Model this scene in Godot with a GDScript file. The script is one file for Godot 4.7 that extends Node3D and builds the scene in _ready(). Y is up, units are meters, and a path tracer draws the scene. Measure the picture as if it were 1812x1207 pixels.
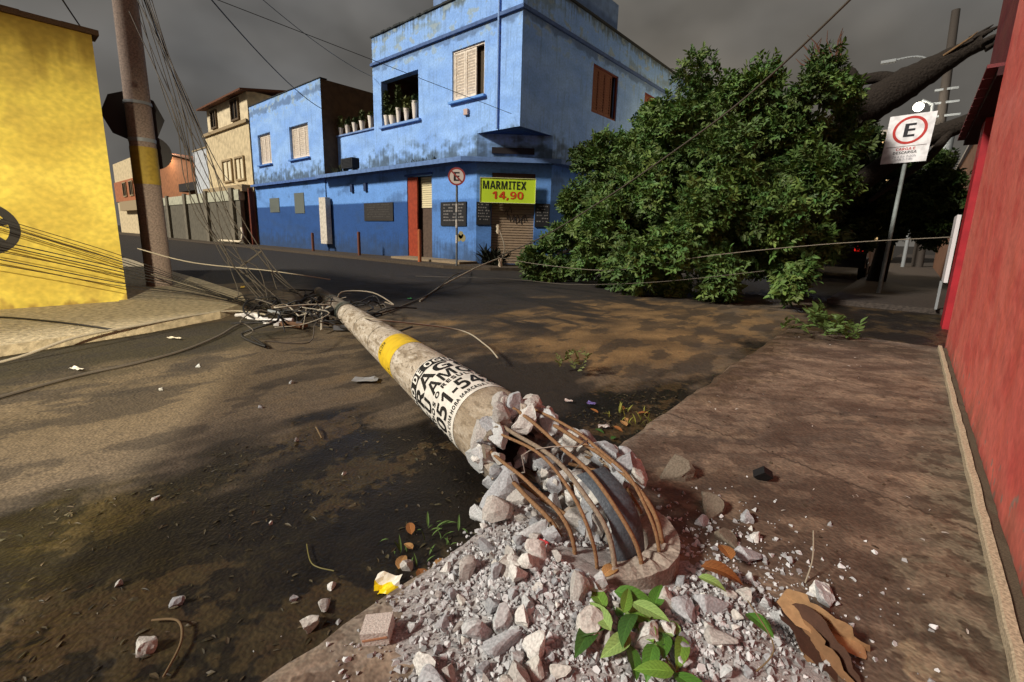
extends Node3D

# ---------------------------------------------------------------- mesh builder
class MB:
	var v := PackedVector3Array()
	var n := PackedVector3Array()
	var t := PackedVector2Array()
	var c := PackedColorArray()
	var col := Color(1, 1, 1)
	func tri(a: Vector3, b: Vector3, d: Vector3, na: Vector3, nb: Vector3, nd: Vector3, ta := Vector2.ZERO, tb := Vector2.ZERO, td := Vector2.ZERO) -> void:
		# a, b, d counter-clockwise from outside; Godot wants clockwise
		v.append(a); v.append(d); v.append(b)
		n.append(na); n.append(nd); n.append(nb)
		t.append(ta); t.append(td); t.append(tb)
		c.append(col); c.append(col); c.append(col)
	func flat(a: Vector3, b: Vector3, d: Vector3, ta := Vector2.ZERO, tb := Vector2.ZERO, td := Vector2.ZERO) -> void:
		var k := (b - a).cross(d - a).normalized()
		tri(a, b, d, k, k, k, ta, tb, td)
	func quad(a: Vector3, b: Vector3, d: Vector3, e: Vector3, ta := Vector2.ZERO, tb := Vector2.ZERO, td := Vector2.ZERO, te := Vector2.ZERO) -> void:
		flat(a, b, d, ta, tb, td)
		flat(a, d, e, ta, td, te)
	func smooth_quad(p: Array, k: Array, uv := [Vector2.ZERO, Vector2.ZERO, Vector2.ZERO, Vector2.ZERO]) -> void:
		tri(p[0], p[1], p[2], k[0], k[1], k[2], uv[0], uv[1], uv[2])
		tri(p[0], p[2], p[3], k[0], k[2], k[3], uv[0], uv[2], uv[3])
	func mesh(m: Material = null) -> ArrayMesh:
		var out := ArrayMesh.new()
		add_to(out, m)
		return out
	func add_to(out: ArrayMesh, m: Material) -> void:
		var a := []
		a.resize(Mesh.ARRAY_MAX)
		a[Mesh.ARRAY_VERTEX] = v
		a[Mesh.ARRAY_NORMAL] = n
		a[Mesh.ARRAY_TEX_UV] = t
		a[Mesh.ARRAY_COLOR] = c
		out.add_surface_from_arrays(Mesh.PRIMITIVE_TRIANGLES, a)
		if m: out.surface_set_material(out.get_surface_count() - 1, m)

var rng := RandomNumberGenerator.new()
var used := {}
var M := {}
var T := {}

func numbered(called: String, parent: Node) -> String:
	var key := str(parent.get_instance_id()) + called
	var k: int = used.get(key, 0)
	used[key] = k + 1
	return called if k == 0 else "%s_%03d" % [called, k]

func put(called: String, me: Mesh, m: Material, parent: Node3D = self, at := Vector3.ZERO) -> MeshInstance3D:
	var o := MeshInstance3D.new()
	o.name = numbered(called, parent)
	o.mesh = me
	if m: o.material_override = m
	o.position = at
	parent.add_child(o, true)
	return o

func tag(o: Node, label: String, category: String, group := "", kind := "") -> void:
	if label: o.set_meta("label", label)
	if category: o.set_meta("category", category)
	if group: o.set_meta("group", group)
	if kind: o.set_meta("kind", kind)

func thing(called: String, label: String, category: String, at := Vector3.ZERO, group := "") -> Node3D:
	var o := Node3D.new()
	o.name = numbered(called, self)
	o.position = at
	add_child(o, true)
	tag(o, label, category, group)
	return o

func ground(called: String, me: Mesh, m: Material, label: String) -> MeshInstance3D:
	var o := put(called, me, m)
	tag(o, label, "ground", "", "structure")
	return o

# ---------------------------------------------------------------- shapes
func box(m: MB, c: Vector3, s: Vector3, b := Basis.IDENTITY) -> void:
	var h := s * 0.5
	var p := []
	for k in 8:
		p.append(c + b * Vector3(h.x if k & 1 else -h.x, h.y if k & 2 else -h.y, h.z if k & 4 else -h.z))
	for q in [[4, 5, 7, 6], [1, 0, 2, 3], [5, 1, 3, 7], [0, 4, 6, 2], [6, 7, 3, 2], [0, 1, 5, 4]]:
		m.quad(p[q[0]], p[q[1]], p[q[2]], p[q[3]], Vector2(0, 1), Vector2(1, 1), Vector2(1, 0), Vector2(0, 0))

func span(m: MB, a: Vector3, b: Vector3) -> void:
	box(m, (a + b) * 0.5, (b - a).abs())

func one_box(called: String, a: Vector3, b: Vector3, m: Material, parent: Node3D) -> MeshInstance3D:
	var k := MB.new()
	span(k, a, b)
	return put(called, k.mesh(), m, parent)

func tube(m: MB, pts: Array, rad: Array, sides := 8, cap := true) -> void:
	var n := pts.size()
	var up := Vector3.UP
	var prev_ring := []
	var prev_nor := []
	var side := Vector3.ZERO
	for i in n:
		var d: Vector3 = (pts[mini(i + 1, n - 1)] - pts[maxi(i - 1, 0)]).normalized()
		if side == Vector3.ZERO:
			side = d.cross(up if absf(d.y) < 0.9 else Vector3.RIGHT).normalized()
		else:
			side = (side - d * side.dot(d)).normalized()
		var w := d.cross(side)
		var r: float = rad[mini(i, rad.size() - 1)]
		var ring := []
		var nor := []
		for k in sides:
			var a := TAU * k / sides
			var q: Vector3 = side * cos(a) + w * sin(a)
			ring.append(pts[i] + q * r)
			nor.append(q)
		if i > 0:
			for k in sides:
				var j := (k + 1) % sides
				m.smooth_quad([prev_ring[k], prev_ring[j], ring[j], ring[k]], [prev_nor[k], prev_nor[j], nor[j], nor[k]])
		if cap and (i == 0 or i == n - 1):
			for k in sides:
				var j := (k + 1) % sides
				if i == 0: m.flat(pts[i], ring[j], ring[k])
				else: m.flat(pts[i], ring[k], ring[j])
		prev_ring = ring
		prev_nor = nor

func curve_pts(keys: Array, steps := 8) -> Array:
	var c := Curve3D.new()
	for i in keys.size():
		var d: Vector3 = (keys[mini(i + 1, keys.size() - 1)] - keys[maxi(i - 1, 0)]) / 6.0
		c.add_point(keys[i], -d, d)
	var out := []
	for i in range(keys.size() - 1):
		for k in steps:
			out.append(c.sample(i, float(k) / steps))
	out.append(keys[-1])
	return out

func slab(m: MB, poly: PackedVector2Array, top: float, bottom: float) -> void:
	var idx := Geometry2D.triangulate_polygon(poly)
	for i in range(0, idx.size(), 3):
		var q := [poly[idx[i]], poly[idx[i + 1]], poly[idx[i + 2]]]
		var a := Vector3(q[0].x, top, q[0].y)
		var b := Vector3(q[1].x, top, q[1].y)
		var d := Vector3(q[2].x, top, q[2].y)
		if (b - a).cross(d - a).y < 0:
			var s := b
			b = d
			d = s
		m.flat(a, b, d, Vector2(a.x, a.z), Vector2(b.x, b.z), Vector2(d.x, d.z))
	var ccw := not Geometry2D.is_polygon_clockwise(poly)
	for i in poly.size():
		var a := poly[i]
		var b := poly[(i + 1) % poly.size()]
		if ccw:
			var s := a
			a = b
			b = s
		m.quad(Vector3(a.x, bottom, a.y), Vector3(b.x, bottom, b.y), Vector3(b.x, top, b.y), Vector3(a.x, top, a.y), a, b, b, a)

# a wall in the plane of u and v with rectangular openings; n = u x v points outwards
func wall(m: MB, o: Vector3, u: Vector3, v: Vector3, w: float, h: float, holes: Array, deep: float, uvr := Rect2(0, 0, 1, 1)) -> void:
	var n := u.cross(v)
	var xs := [0.0, w]
	var ys := [0.0, h]
	for r in holes:
		xs.append(r.position.x); xs.append(r.end.x)
		ys.append(r.position.y); ys.append(r.end.y)
	xs.sort()
	ys.sort()
	var tex := func(x: float, y: float) -> Vector2:
		return Vector2(uvr.position.x + uvr.size.x * x / w, uvr.end.y - uvr.size.y * y / h)
	for i in range(xs.size() - 1):
		for j in range(ys.size() - 1):
			var x0: float = xs[i]
			var x1: float = xs[i + 1]
			var y0: float = ys[j]
			var y1: float = ys[j + 1]
			if x1 - x0 < 1e-4 or y1 - y0 < 1e-4: continue
			var open := false
			for r in holes:
				if r.has_point(Vector2((x0 + x1) / 2, (y0 + y1) / 2)): open = true
			if open: continue
			var a := o + u * x0 + v * y0
			var b := o + u * x1 + v * y0
			var c := o + u * x1 + v * y1
			var d := o + u * x0 + v * y1
			m.quad(a, b, c, d, tex.call(x0, y0), tex.call(x1, y0), tex.call(x1, y1), tex.call(x0, y1))
			var back := -n * deep
			m.quad(b + back, a + back, d + back, c + back, tex.call(x1, y0), tex.call(x0, y0), tex.call(x0, y1), tex.call(x1, y1))
	for r in holes:
		var p := [Vector2(r.position), Vector2(r.end.x, r.position.y), Vector2(r.end), Vector2(r.position.x, r.end.y)]
		for k in 4:
			var a2: Vector2 = p[k]
			var b2: Vector2 = p[(k + 1) % 4]
			var a := o + u * a2.x + v * a2.y
			var b := o + u * b2.x + v * b2.y
			m.quad(a, a - n * deep, b - n * deep, b, tex.call(a2.x, a2.y), tex.call(a2.x, a2.y), tex.call(b2.x, b2.y), tex.call(b2.x, b2.y))

func ico(sub: int) -> Array:
	var f := (1.0 + sqrt(5.0)) / 2.0
	var p := [Vector3(-1, f, 0), Vector3(1, f, 0), Vector3(-1, -f, 0), Vector3(1, -f, 0), Vector3(0, -1, f), Vector3(0, 1, f), Vector3(0, -1, -f), Vector3(0, 1, -f), Vector3(f, 0, -1), Vector3(f, 0, 1), Vector3(-f, 0, -1), Vector3(-f, 0, 1)]
	var out := []
	for q in [[0, 11, 5], [0, 5, 1], [0, 1, 7], [0, 7, 10], [0, 10, 11], [1, 5, 9], [5, 11, 4], [11, 10, 2], [10, 7, 6], [7, 1, 8], [3, 9, 4], [3, 4, 2], [3, 2, 6], [3, 6, 8], [3, 8, 9], [4, 9, 5], [2, 4, 11], [6, 2, 10], [8, 6, 7], [9, 8, 1]]:
		out.append([p[q[0]].normalized(), p[q[1]].normalized(), p[q[2]].normalized()])
	for s in sub:
		var nx := []
		for q in out:
			var a: Vector3 = (q[0] + q[1]).normalized()
			var b: Vector3 = (q[1] + q[2]).normalized()
			var c: Vector3 = (q[2] + q[0]).normalized()
			nx.append([q[0], a, c]); nx.append([a, q[1], b]); nx.append([c, b, q[2]]); nx.append([a, b, c])
		out = nx
	return out

# a broken lump: a sphere cut by planes, radius about 0.5
func rock(sub: int, cuts: int, rough: float, stretch: Vector3) -> ArrayMesh:
	var ns := FastNoiseLite.new()
	ns.seed = rng.randi() % 9999
	ns.frequency = 1.4
	var pl := []
	for k in cuts:
		pl.append([Vector3(rng.randfn(), rng.randfn(), rng.randfn()).normalized(), rng.randf_range(0.3, 0.72)])
	var shape := func(p: Vector3) -> Vector3:
		var q := p
		for c in pl:
			var d: float = q.dot(c[0]) - c[1]
			if d > 0: q -= c[0] * d
		q *= 1.0 + rough * ns.get_noise_3dv(p * 2.0)
		return q * stretch * 0.62
	var m := MB.new()
	for f in ico(sub):
		var a: Vector3 = shape.call(f[0])
		var b: Vector3 = shape.call(f[1])
		var c: Vector3 = shape.call(f[2])
		m.flat(a, b, c, Vector2(a.x, a.y), Vector2(b.x, b.y), Vector2(c.x, c.y))
	return m.mesh()

# a leaf along +x, length 1, curling up by `curl`, folded along the midrib
func leaf(m: MB, x: Transform3D, len: float, wid: float, curl: float, fold: float, steps := 6) -> void:
	var prev := []
	for i in steps + 1:
		var t := float(i) / steps
		var w := wid * pow(sin(PI * pow(clampf(t, 0.0, 1.0), 0.8)), 0.8) * (1.0 - 0.25 * t)
		if i == steps: w = 0.0
		var a := curl * t
		var mid := Vector3(sin(a) / maxf(absf(curl), 0.01) * signf(curl) if absf(curl) > 0.01 else t, (1.0 - cos(a)) / curl if absf(curl) > 0.01 else 0.0, 0) * len
		var up := Vector3(-sin(a), cos(a), 0)
		var l := mid + Vector3(0, 0, w) * len + up * w * fold * len
		var r := mid + Vector3(0, 0, -w) * len + up * w * fold * len
		var now := [x * l, x * mid, x * r, t]
		if i > 0:
			var pt: float = prev[3]
			if i > 1:
				m.flat(prev[0], prev[1], now[1], Vector2(0, pt), Vector2(0.5, pt), Vector2(0.5, t))
				m.flat(prev[1], prev[2], now[1], Vector2(0.5, pt), Vector2(1, pt), Vector2(0.5, t))
			if i < steps:
				m.flat(prev[0], now[1], now[0], Vector2(0, pt), Vector2(0.5, t), Vector2(0, t))
				m.flat(now[1], prev[2], now[2], Vector2(0.5, t), Vector2(1, pt), Vector2(1, t))
		prev = now

# ---------------------------------------------------------------- materials
func lin(r: float, g: float, b: float) -> Color:
	return Color(r, g, b).linear_to_srgb()

func mat(c: Color, rough := 0.85, tex := "", nrm := "", scale := 1.0, depth := 1.0) -> StandardMaterial3D:
	var m := StandardMaterial3D.new()
	m.albedo_color = c
	m.roughness = rough
	m.metallic_specular = 0.4
	if tex: m.albedo_texture = T[tex]
	if nrm:
		m.normal_enabled = true
		m.normal_texture = T[nrm]
		m.normal_scale = depth
	if tex or nrm:
		m.uv1_triplanar = true
		m.uv1_world_triplanar = true
		m.uv1_scale = Vector3.ONE * scale
	return m

func uvmat(tex: Texture2D, nrm: Texture2D, rough := 0.85, depth := 1.0, rmap: Texture2D = null) -> StandardMaterial3D:
	var m := StandardMaterial3D.new()
	m.albedo_texture = tex
	m.roughness = rough
	m.metallic_specular = 0.4
	m.texture_repeat = false
	if nrm:
		m.normal_enabled = true
		m.normal_texture = nrm
		m.normal_scale = depth
	if rmap:
		m.roughness = 1.0
		m.roughness_texture = rmap
	return m

func noise(sd: int, freq: float, oct := 4, kind := FastNoiseLite.TYPE_SIMPLEX_SMOOTH) -> FastNoiseLite:
	var f := FastNoiseLite.new()
	f.seed = sd
	f.frequency = freq
	f.noise_type = kind
	f.fractal_octaves = oct
	f.fractal_type = FastNoiseLite.FRACTAL_FBM if oct > 1 else FastNoiseLite.FRACTAL_NONE
	return f

func noise_tex(sd: int, freq: float, oct: int, lo: float, hi: float, size := 512, normal := 0.0) -> ImageTexture:
	var im := noise(sd, freq, oct).get_seamless_image(size, size)
	if normal > 0.0:
		im.convert(Image.FORMAT_RGBA8)
		im.bump_map_to_normal_map(normal)
		return ImageTexture.create_from_image(im)
	im.convert(Image.FORMAT_L8)
	var d := im.get_data()
	for i in d.size():
		d[i] = int(clampf(lerpf(lo, hi, d[i] / 255.0), 0, 1) * 255)
	im = Image.create_from_data(size, size, false, Image.FORMAT_L8, d)
	im.convert(Image.FORMAT_RGB8)
	return ImageTexture.create_from_image(im)

func paint(w: int, h: int, f: Callable) -> ImageTexture:
	var d := PackedByteArray()
	d.resize(w * h * 3)
	var k := 0
	for y in h:
		for x in w:
			var c: Color = f.call((x + 0.5) / w, (y + 0.5) / h)
			d[k] = clampi(int(c.r * 255), 0, 255)
			d[k + 1] = clampi(int(c.g * 255), 0, 255)
			d[k + 2] = clampi(int(c.b * 255), 0, 255)
			k += 3
	return ImageTexture.create_from_image(Image.create_from_data(w, h, false, Image.FORMAT_RGB8, d))

func S(r: float, g: float, b: float) -> Color:
	return Color(r / 255.0, g / 255.0, b / 255.0)

# ---------------------------------------------------------------- ground colours (paint, dirt and damp)
var na := noise(11, 0.55, 4)
var nb := noise(12, 2.4, 4)
var nc := noise(13, 13.0, 3)
var nd := noise(14, 60.0, 2)
var nw := noise(15, 1.1, 5)
var nk := noise(16, 3.2, 4)

func gutter(x: float, z: float) -> float:
	var bx := -2.15
	if z < -0.9: bx = lerpf(-2.15, -1.45, smoothstep(-0.9, -2.2, z))
	if z < -2.2: bx = lerpf(-1.45, -1.02, smoothstep(-2.2, -3.2, z))
	return smoothstep(bx - 0.12, bx + 0.22, x + 0.34 * na.get_noise_2d(x * 2.0, z * 1.2) + 0.3 * nk.get_noise_2d(x, z * 0.45))

func road_at(x: float, z: float) -> Color:
	var a := na.get_noise_2d(x * 1.4, z * 0.6)
	var b := nb.get_noise_2d(x, z * 0.6)
	var c := nc.get_noise_2d(x, z)
	var s := nw.get_noise_2d(x * 1.3, z * 0.6 + 7.0)
	var far := smoothstep(-3.0, -3.9, z) * smoothstep(-2.3, -2.9, x)
	var col := S(98, 84, 64).lerp(S(94, 82, 68), smoothstep(-3.2, -2.3, x))
	col = col.lerp(S(45, 40, 36), far)
	col = col.lerp(S(52, 45, 37), smoothstep(0.1, 0.5, s + 0.3 * b) * 0.6)
	col = col.lerp(S(114, 99, 78), smoothstep(0.1, 0.35, -s) * 0.3 * (1.0 - far))
	# gully along the far kerb, damp and green-brown
	var xl := -4.72 + 0.28 * z
	var wl := smoothstep(xl - 0.4, xl - 0.1, x) * (1.0 - smoothstep(xl + 0.5, xl + 1.05, x + 0.5 * a + 0.2 * b)) * smoothstep(-2.6, -1.7, z)
	col = col.lerp(S(48, 42, 26), wl * 0.92)
	# mud washed over the mouth of the side street
	var e := Vector2((x + 2.35) / 1.6, (z + 5.0) / 2.9).length() + 0.5 * a + 0.35 * b
	var mud := 1.0 - smoothstep(0.6, 1.2, e)
	var st := nk.get_noise_2d((x * 0.757 - z * 0.653) * 0.35, (x * 0.653 + z * 0.757) * 0.6)
	col = col.lerp(S(136, 108, 70).lerp(S(84, 66, 43), clampf(0.45 + 0.9 * st + 0.5 * b + 0.25 * c, 0, 1)), mud * 0.9)
	# darker patch behind the fallen pole
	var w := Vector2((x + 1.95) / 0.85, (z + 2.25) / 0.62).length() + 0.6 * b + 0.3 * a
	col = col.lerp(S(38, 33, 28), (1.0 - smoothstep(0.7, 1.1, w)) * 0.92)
	var far_wet := smoothstep(0.02, 0.3, nw.get_noise_2d(x * 0.5, z * 1.3)) * far
	col = col.lerp(S(30, 27, 25), far_wet * 0.8)
	var blot := smoothstep(0.04, 0.24, nb.get_noise_2d(x * 1.2 + 3.0, z * 0.55) + 0.45 * a + 0.2 * c)
	col = col.lerp(S(44, 38, 32), blot * 0.5)
	# leaf mush in the near gutter
	var g := gutter(x, z)
	var mush := S(30, 25, 20)
	mush = mush.lerp(S(80, 63, 40), smoothstep(0.14, 0.24, b + 0.3 * c) * 0.7)
	mush = mush.lerp(S(42, 39, 24), smoothstep(0.1, 0.4, a + 0.5 * c) * 0.5)
	mush = mush.lerp(S(18, 15, 13), smoothstep(0.05, 0.3, -b + 0.3 * c) * 0.7)
	col = col.lerp(mush, g * 0.95)
	var f := 1.0 + 0.22 * c * (0.5 + g) + 0.24 * nd.get_noise_2d(x, z)
	return Color(col.r * f, col.g * f, col.b * f)

func walk_at(x: float, z: float) -> Color:
	var p := x * 0.757 - z * 0.653
	var q := x * 0.653 + z * 0.757
	var a := na.get_noise_2d(p * 0.9 + 30.0, q * 2.2)
	var b := nb.get_noise_2d(p * 0.7 + 9.0, q * 1.3)
	var c := nc.get_noise_2d(x, z + 20.0)
	var s := nk.get_noise_2d(p * 0.45, q * 1.8 + 4.0)
	var col := S(122, 104, 88)
	col = col.lerp(S(88, 75, 65), clampf(0.45 + 1.3 * a + 0.5 * s, 0, 1))
	col = col.lerp(S(84, 66, 54), smoothstep(0.0, 0.45, b + 0.5 * s) * 0.55)
	col = col.lerp(S(152, 132, 108), smoothstep(0.1, 0.5, -b + 0.3 * c) * 0.45)
	col = col.lerp(S(86, 82, 78), smoothstep(-5.0, -5.9, z) * 0.8)
	col = col.lerp(S(60, 50, 40), smoothstep(-4.7, -5.05, z + 0.3 * a) * (1.0 - smoothstep(-5.25, -5.6, z + 0.3 * a)) * 0.7)
	col = col.lerp(S(104, 96, 84), smoothstep(0.08, 0.25, x + 0.15 * b) * 0.5)
	var e := Vector2((x - 0.15) / 0.05, (z + 1.22) / 0.09).length() + 1.2 * nb.get_noise_2d(x * 2.0, z * 2.0)
	col = col.lerp(S(176, 156, 124), (1.0 - smoothstep(0.6, 0.8, e)) * 0.7)
	col = col.lerp(S(74, 58, 42), smoothstep(-0.62, -0.82, x + 0.22 * b + 0.1 * c) * smoothstep(-2.3, -3.0, z) * 0.75)
	var dust := exp(-(pow((x + 0.55) / 0.38, 2) + pow((z + 0.75) / 0.45, 2)))
	col = col.lerp(S(166, 158, 148), clampf(dust * (0.75 + 0.8 * b + 0.4 * c), 0, 0.85))
	var soil := exp(-(pow((x + 0.30) / 0.22, 2) + pow((z + 1.62) / 0.28, 2)))
	col = col.lerp(S(58, 45, 36), clampf(soil * (0.8 + 0.9 * b + 0.5 * c), 0, 0.8))
	var wside := smoothstep(0.05, 0.2, x + 0.12 * b + 0.06 * c) * smoothstep(-3.6, -2.0, z)
	col = col.lerp(S(116, 108, 90).lerp(S(70, 62, 50), smoothstep(0.05, 0.2, nk.get_noise_2d(x * 3.0, z * 2.4) + 0.3 * c)), wside * 0.75)
	col = col.lerp(S(136, 126, 114), smoothstep(-0.70, -0.84, x + 0.1 * b) * smoothstep(-2.6, -1.6, z) * 0.7)
	col = col.lerp(S(70, 55, 45), smoothstep(0.12, 0.22, nk.get_noise_2d(p * 1.1, q * 1.7 + 9.0) + 0.3 * c) * 0.45)
	col = col.lerp(S(146, 126, 106), smoothstep(0.16, 0.24, nk.get_noise_2d(p * 0.9 + 50.0, q * 1.4)) * 0.35)
	col = col.lerp(S(58, 46, 38), smoothstep(0.34, 0.46, c + 0.25 * b) * 0.4)
	for crack in [-2.05, -3.6]:
		var dz := absf(z - crack - 0.25 * x - 0.02 * nc.get_noise_1d(x * 2.0))
		if dz < 0.007: col = col.lerp(S(54, 44, 36), 0.55)
	var f := 1.0 + 0.2 * c + 0.16 * nd.get_noise_2d(x, z)
	return Color(col.r * f, col.g * f, col.b * f)

func bump_of(w: int, h: int, r: Rect2, k: float) -> ImageTexture:
	var d := PackedByteArray()
	d.resize(w * h)
	var i := 0
	for y in h:
		for x in w:
			var px := r.position.x + r.size.x * (x + 0.5) / w
			var pz := r.position.y + r.size.y * (y + 0.5) / h
			d[i] = clampi(int(127 + 70 * nc.get_noise_2d(px, pz) + 75 * nd.get_noise_2d(px, pz)), 0, 255)
			i += 1
	var im := Image.create_from_data(w, h, false, Image.FORMAT_L8, d)
	im.convert(Image.FORMAT_RGBA8)
	im.bump_map_to_normal_map(k)
	return ImageTexture.create_from_image(im)

func rough_of(w: int, h: int, r: Rect2, road: bool) -> ImageTexture:
	return paint(w, h, func(u: float, v: float) -> Color:
		var x := r.position.x + r.size.x * u
		var z := r.position.y + r.size.y * v
		var q := 0.88 - (0.42 * gutter(x, z) if road else 0.3 * smoothstep(0.0, 0.3, na.get_noise_2d(x * 1.8 + 30.0, z * 0.9)))
		q += 0.15 * nb.get_noise_2d(x * 1.5, z * 1.5)
		return Color(q, q, q))

func ground_mat(r: Rect2, w: int, h: int, f: Callable, k: float, road: bool) -> StandardMaterial3D:
	var tex := paint(w, h, func(u: float, v: float) -> Color: return f.call(r.position.x + r.size.x * u, r.position.y + r.size.y * v))
	return uvmat(tex, bump_of(w, h, r, k), 0.85, 1.0, rough_of(w / 4, h / 4, r, road))

func sheet(m: MB, r: Rect2, full: Rect2, y: float) -> void:
	var uv := func(x: float, z: float) -> Vector2: return Vector2((x - full.position.x) / full.size.x, (z - full.position.y) / full.size.y)
	var a := r.position
	var b := r.end
	m.quad(Vector3(a.x, y, b.y), Vector3(b.x, y, b.y), Vector3(b.x, y, a.y), Vector3(a.x, y, a.y), uv.call(a.x, b.y), uv.call(b.x, b.y), uv.call(b.x, a.y), uv.call(a.x, a.y))

# ---------------------------------------------------------------- object helpers
func reach(o: Node3D) -> Vector3:
	var s := Vector3.ZERO
	var k: Node = o
	while k != self:
		s += k.position
		k = k.get_parent()
	return s

# a part whose mesh is given in world coordinates
func part(called: String, m: MB, mt: Material, parent: Node3D) -> MeshInstance3D:
	return put(called, m.mesh(), mt, parent, -reach(parent))

func part_span(called: String, a: Vector3, b: Vector3, mt: Material, parent: Node3D) -> MeshInstance3D:
	var k := MB.new()
	span(k, a, b)
	return part(called, k, mt, parent)

func slats(m: MB, a: Vector3, b: Vector3, count: int, proud: Vector3, gap := 0.12) -> void:
	for k in count:
		var y0 := lerpf(a.y, b.y, float(k) / count)
		var y1 := lerpf(a.y, b.y, (k + 1.0 - gap) / count)
		var p := [Vector3(a.x, y0, a.z), Vector3(b.x, y0, b.z), Vector3(b.x, y1, b.z), Vector3(a.x, y1, a.z)]
		m.quad(p[0] + proud, p[1] + proud, p[2] + proud * 0.3, p[3] + proud * 0.3)
		m.quad(p[3] + proud * 0.3, p[2] + proud * 0.3, p[2], p[3])
		m.quad(p[0], p[1], p[1] + proud, p[0] + proud)

# window in a hole: frame ring, shutter leaves, sill; o = lower left corner on the wall face
func window(parent: Node3D, o: Vector3, u: Vector3, w: float, h: float, leaves: int, shut: float, mf: Material, ml: Material, dark: Material, sill: Material, deep := 0.1) -> void:
	var n := u.cross(Vector3.UP)
	var fr := MB.new()
	var b := Basis(u, Vector3.UP, n)
	var q := o - n * deep
	var t := 0.055
	box(fr, q + u * w / 2 + Vector3.UP * (h - t / 2), Vector3(w - 0.004, t, 0.07), b)
	box(fr, q + u * w / 2 + Vector3.UP * t / 2, Vector3(w - 0.004, t, 0.07), b)
	for x in [t / 2 + 0.003, w - t / 2 - 0.003]:
		box(fr, q + u * x + Vector3.UP * h / 2, Vector3(t, h - 2 * t, 0.07), b)
	var wn := part("window", fr, mf, parent)
	var bk := MB.new()
	box(bk, q - n * 0.12 + u * w / 2 + Vector3.UP * h / 2, Vector3(w, h, 0.02), b)
	part("dark_room", bk, dark, wn)
	var lw := (w - 2 * t) * shut / leaves
	for k in leaves:
		var lf := MB.new()
		var x0 := t + lw * k
		var c := q + u * (x0 + lw / 2) + Vector3.UP * h / 2
		for s in [-1, 1]:
			box(lf, c + u * s * (lw / 2 - 0.03), Vector3(0.05, h - 2 * t - 0.01, 0.04), b)
			box(lf, c + Vector3.UP * s * (h / 2 - t - 0.035), Vector3(lw - 0.11, 0.06, 0.038), b)
		box(lf, c - n * 0.012, Vector3(lw - 0.1, h - 2 * t - 0.06, 0.008), b)
		var rows := int(h / 0.09)
		for r in rows:
			box(lf, c + Vector3.UP * lerpf(-h / 2 + t + 0.09, h / 2 - t - 0.09, r / (rows - 1.0)), Vector3(lw - 0.1, 0.05, 0.016), b * Basis(Vector3.RIGHT, 0.5))
		part("shutter", lf, ml, wn)
	if sill:
		var sl := MB.new()
		box(sl, o + u * w / 2 + n * 0.03 - Vector3.UP * 0.035, Vector3(w + 0.16, 0.06, 0.16), b)
		part("sill", sl, sill, parent)

func letters(s: String, size: float, weight := 700, family := "Droid Sans") -> ArrayMesh:
	var f := SystemFont.new()
	f.font_names = PackedStringArray([family])
	f.font_weight = weight
	var tm := TextMesh.new()
	tm.font = f
	tm.text = s
	tm.font_size = 48
	tm.pixel_size = size / 48.0
	tm.depth = 0.0
	var out := ArrayMesh.new()
	out.add_surface_from_arrays(Mesh.PRIMITIVE_TRIANGLES, tm.get_mesh_arrays())
	return out

# flat lettering stretched to w x h and laid on a board: centre c, right u, up v
func lettering(called: String, s: String, c: Vector3, u: Vector3, v: Vector3, w: float, h: float, mt: Material, parent: Node3D, weight := 700) -> MeshInstance3D:
	var src := letters(s, 1.0, weight)
	var ar := src.surface_get_arrays(0)
	var ve: PackedVector3Array = ar[Mesh.ARRAY_VERTEX]
	var bb := src.get_aabb()
	var mid := bb.get_center()
	var no := PackedVector3Array()
	for i in ve.size():
		var p := ve[i] - mid
		ve[i] = c + u * p.x / bb.size.x * w + v * p.y / bb.size.y * h
		no.append(u.cross(v))
	ar[Mesh.ARRAY_VERTEX] = ve
	ar[Mesh.ARRAY_NORMAL] = no
	ar[Mesh.ARRAY_TANGENT] = null
	var out := ArrayMesh.new()
	out.add_surface_from_arrays(Mesh.PRIMITIVE_TRIANGLES, ar)
	return put(called, out, mt, parent, -reach(parent))

func ring(m: MB, c: Vector3, u: Vector3, v: Vector3, r0: float, r1: float, sides := 40) -> void:
	for k in sides:
		var a := TAU * k / sides
		var b := TAU * (k + 1) / sides
		var p := u * cos(a) + v * sin(a)
		var q := u * cos(b) + v * sin(b)
		if r0 > 0.0: m.quad(c + p * r0, c + p * r1, c + q * r1, c + q * r0)
		else: m.flat(c, c + p * r1, c + q * r1)

func disc(m: MB, c: Vector3, u: Vector3, v: Vector3, r: float, th: float, sides := 32) -> void:
	var n := u.cross(v)
	ring(m, c + n * th / 2, u, v, 0, r, sides)
	ring(m, c - n * th / 2, v, u, 0, r, sides)
	for k in sides:
		var a := TAU * k / sides
		var b := TAU * (k + 1) / sides
		var p := c + (u * cos(a) + v * sin(a)) * r
		var q := c + (u * cos(b) + v * sin(b)) * r
		m.quad(p - n * th / 2, q - n * th / 2, q + n * th / 2, p + n * th / 2)

func wire(called: String, keys: Array, r: float, mt: Material, label: String, group := "", cat := "cable") -> MeshInstance3D:
	var m := MB.new()
	tube(m, curve_pts(keys, 7), [r], 6)
	var o := put(called, m.mesh(), mt)
	tag(o, label, cat, group)
	return o

func sag(a: Vector3, b: Vector3, drop: float, n := 9) -> Array:
	var out := []
	for i in n + 1:
		var t := float(i) / n
		out.append(a.lerp(b, t) - Vector3.UP * drop * 4.0 * t * (1.0 - t))
	return out

# ---------------------------------------------------------------- the scene
func _ready() -> void:
	rng.seed = 20240
	camera_and_light()
	textures()
	setting()
	yellow_side()
	blue_building()
	far_left()
	red_side()
	fallen_tree()
	street_beyond()
	fallen_pole()
	signs_and_posts()
	cables()
	rubble()
	litter()

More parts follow.
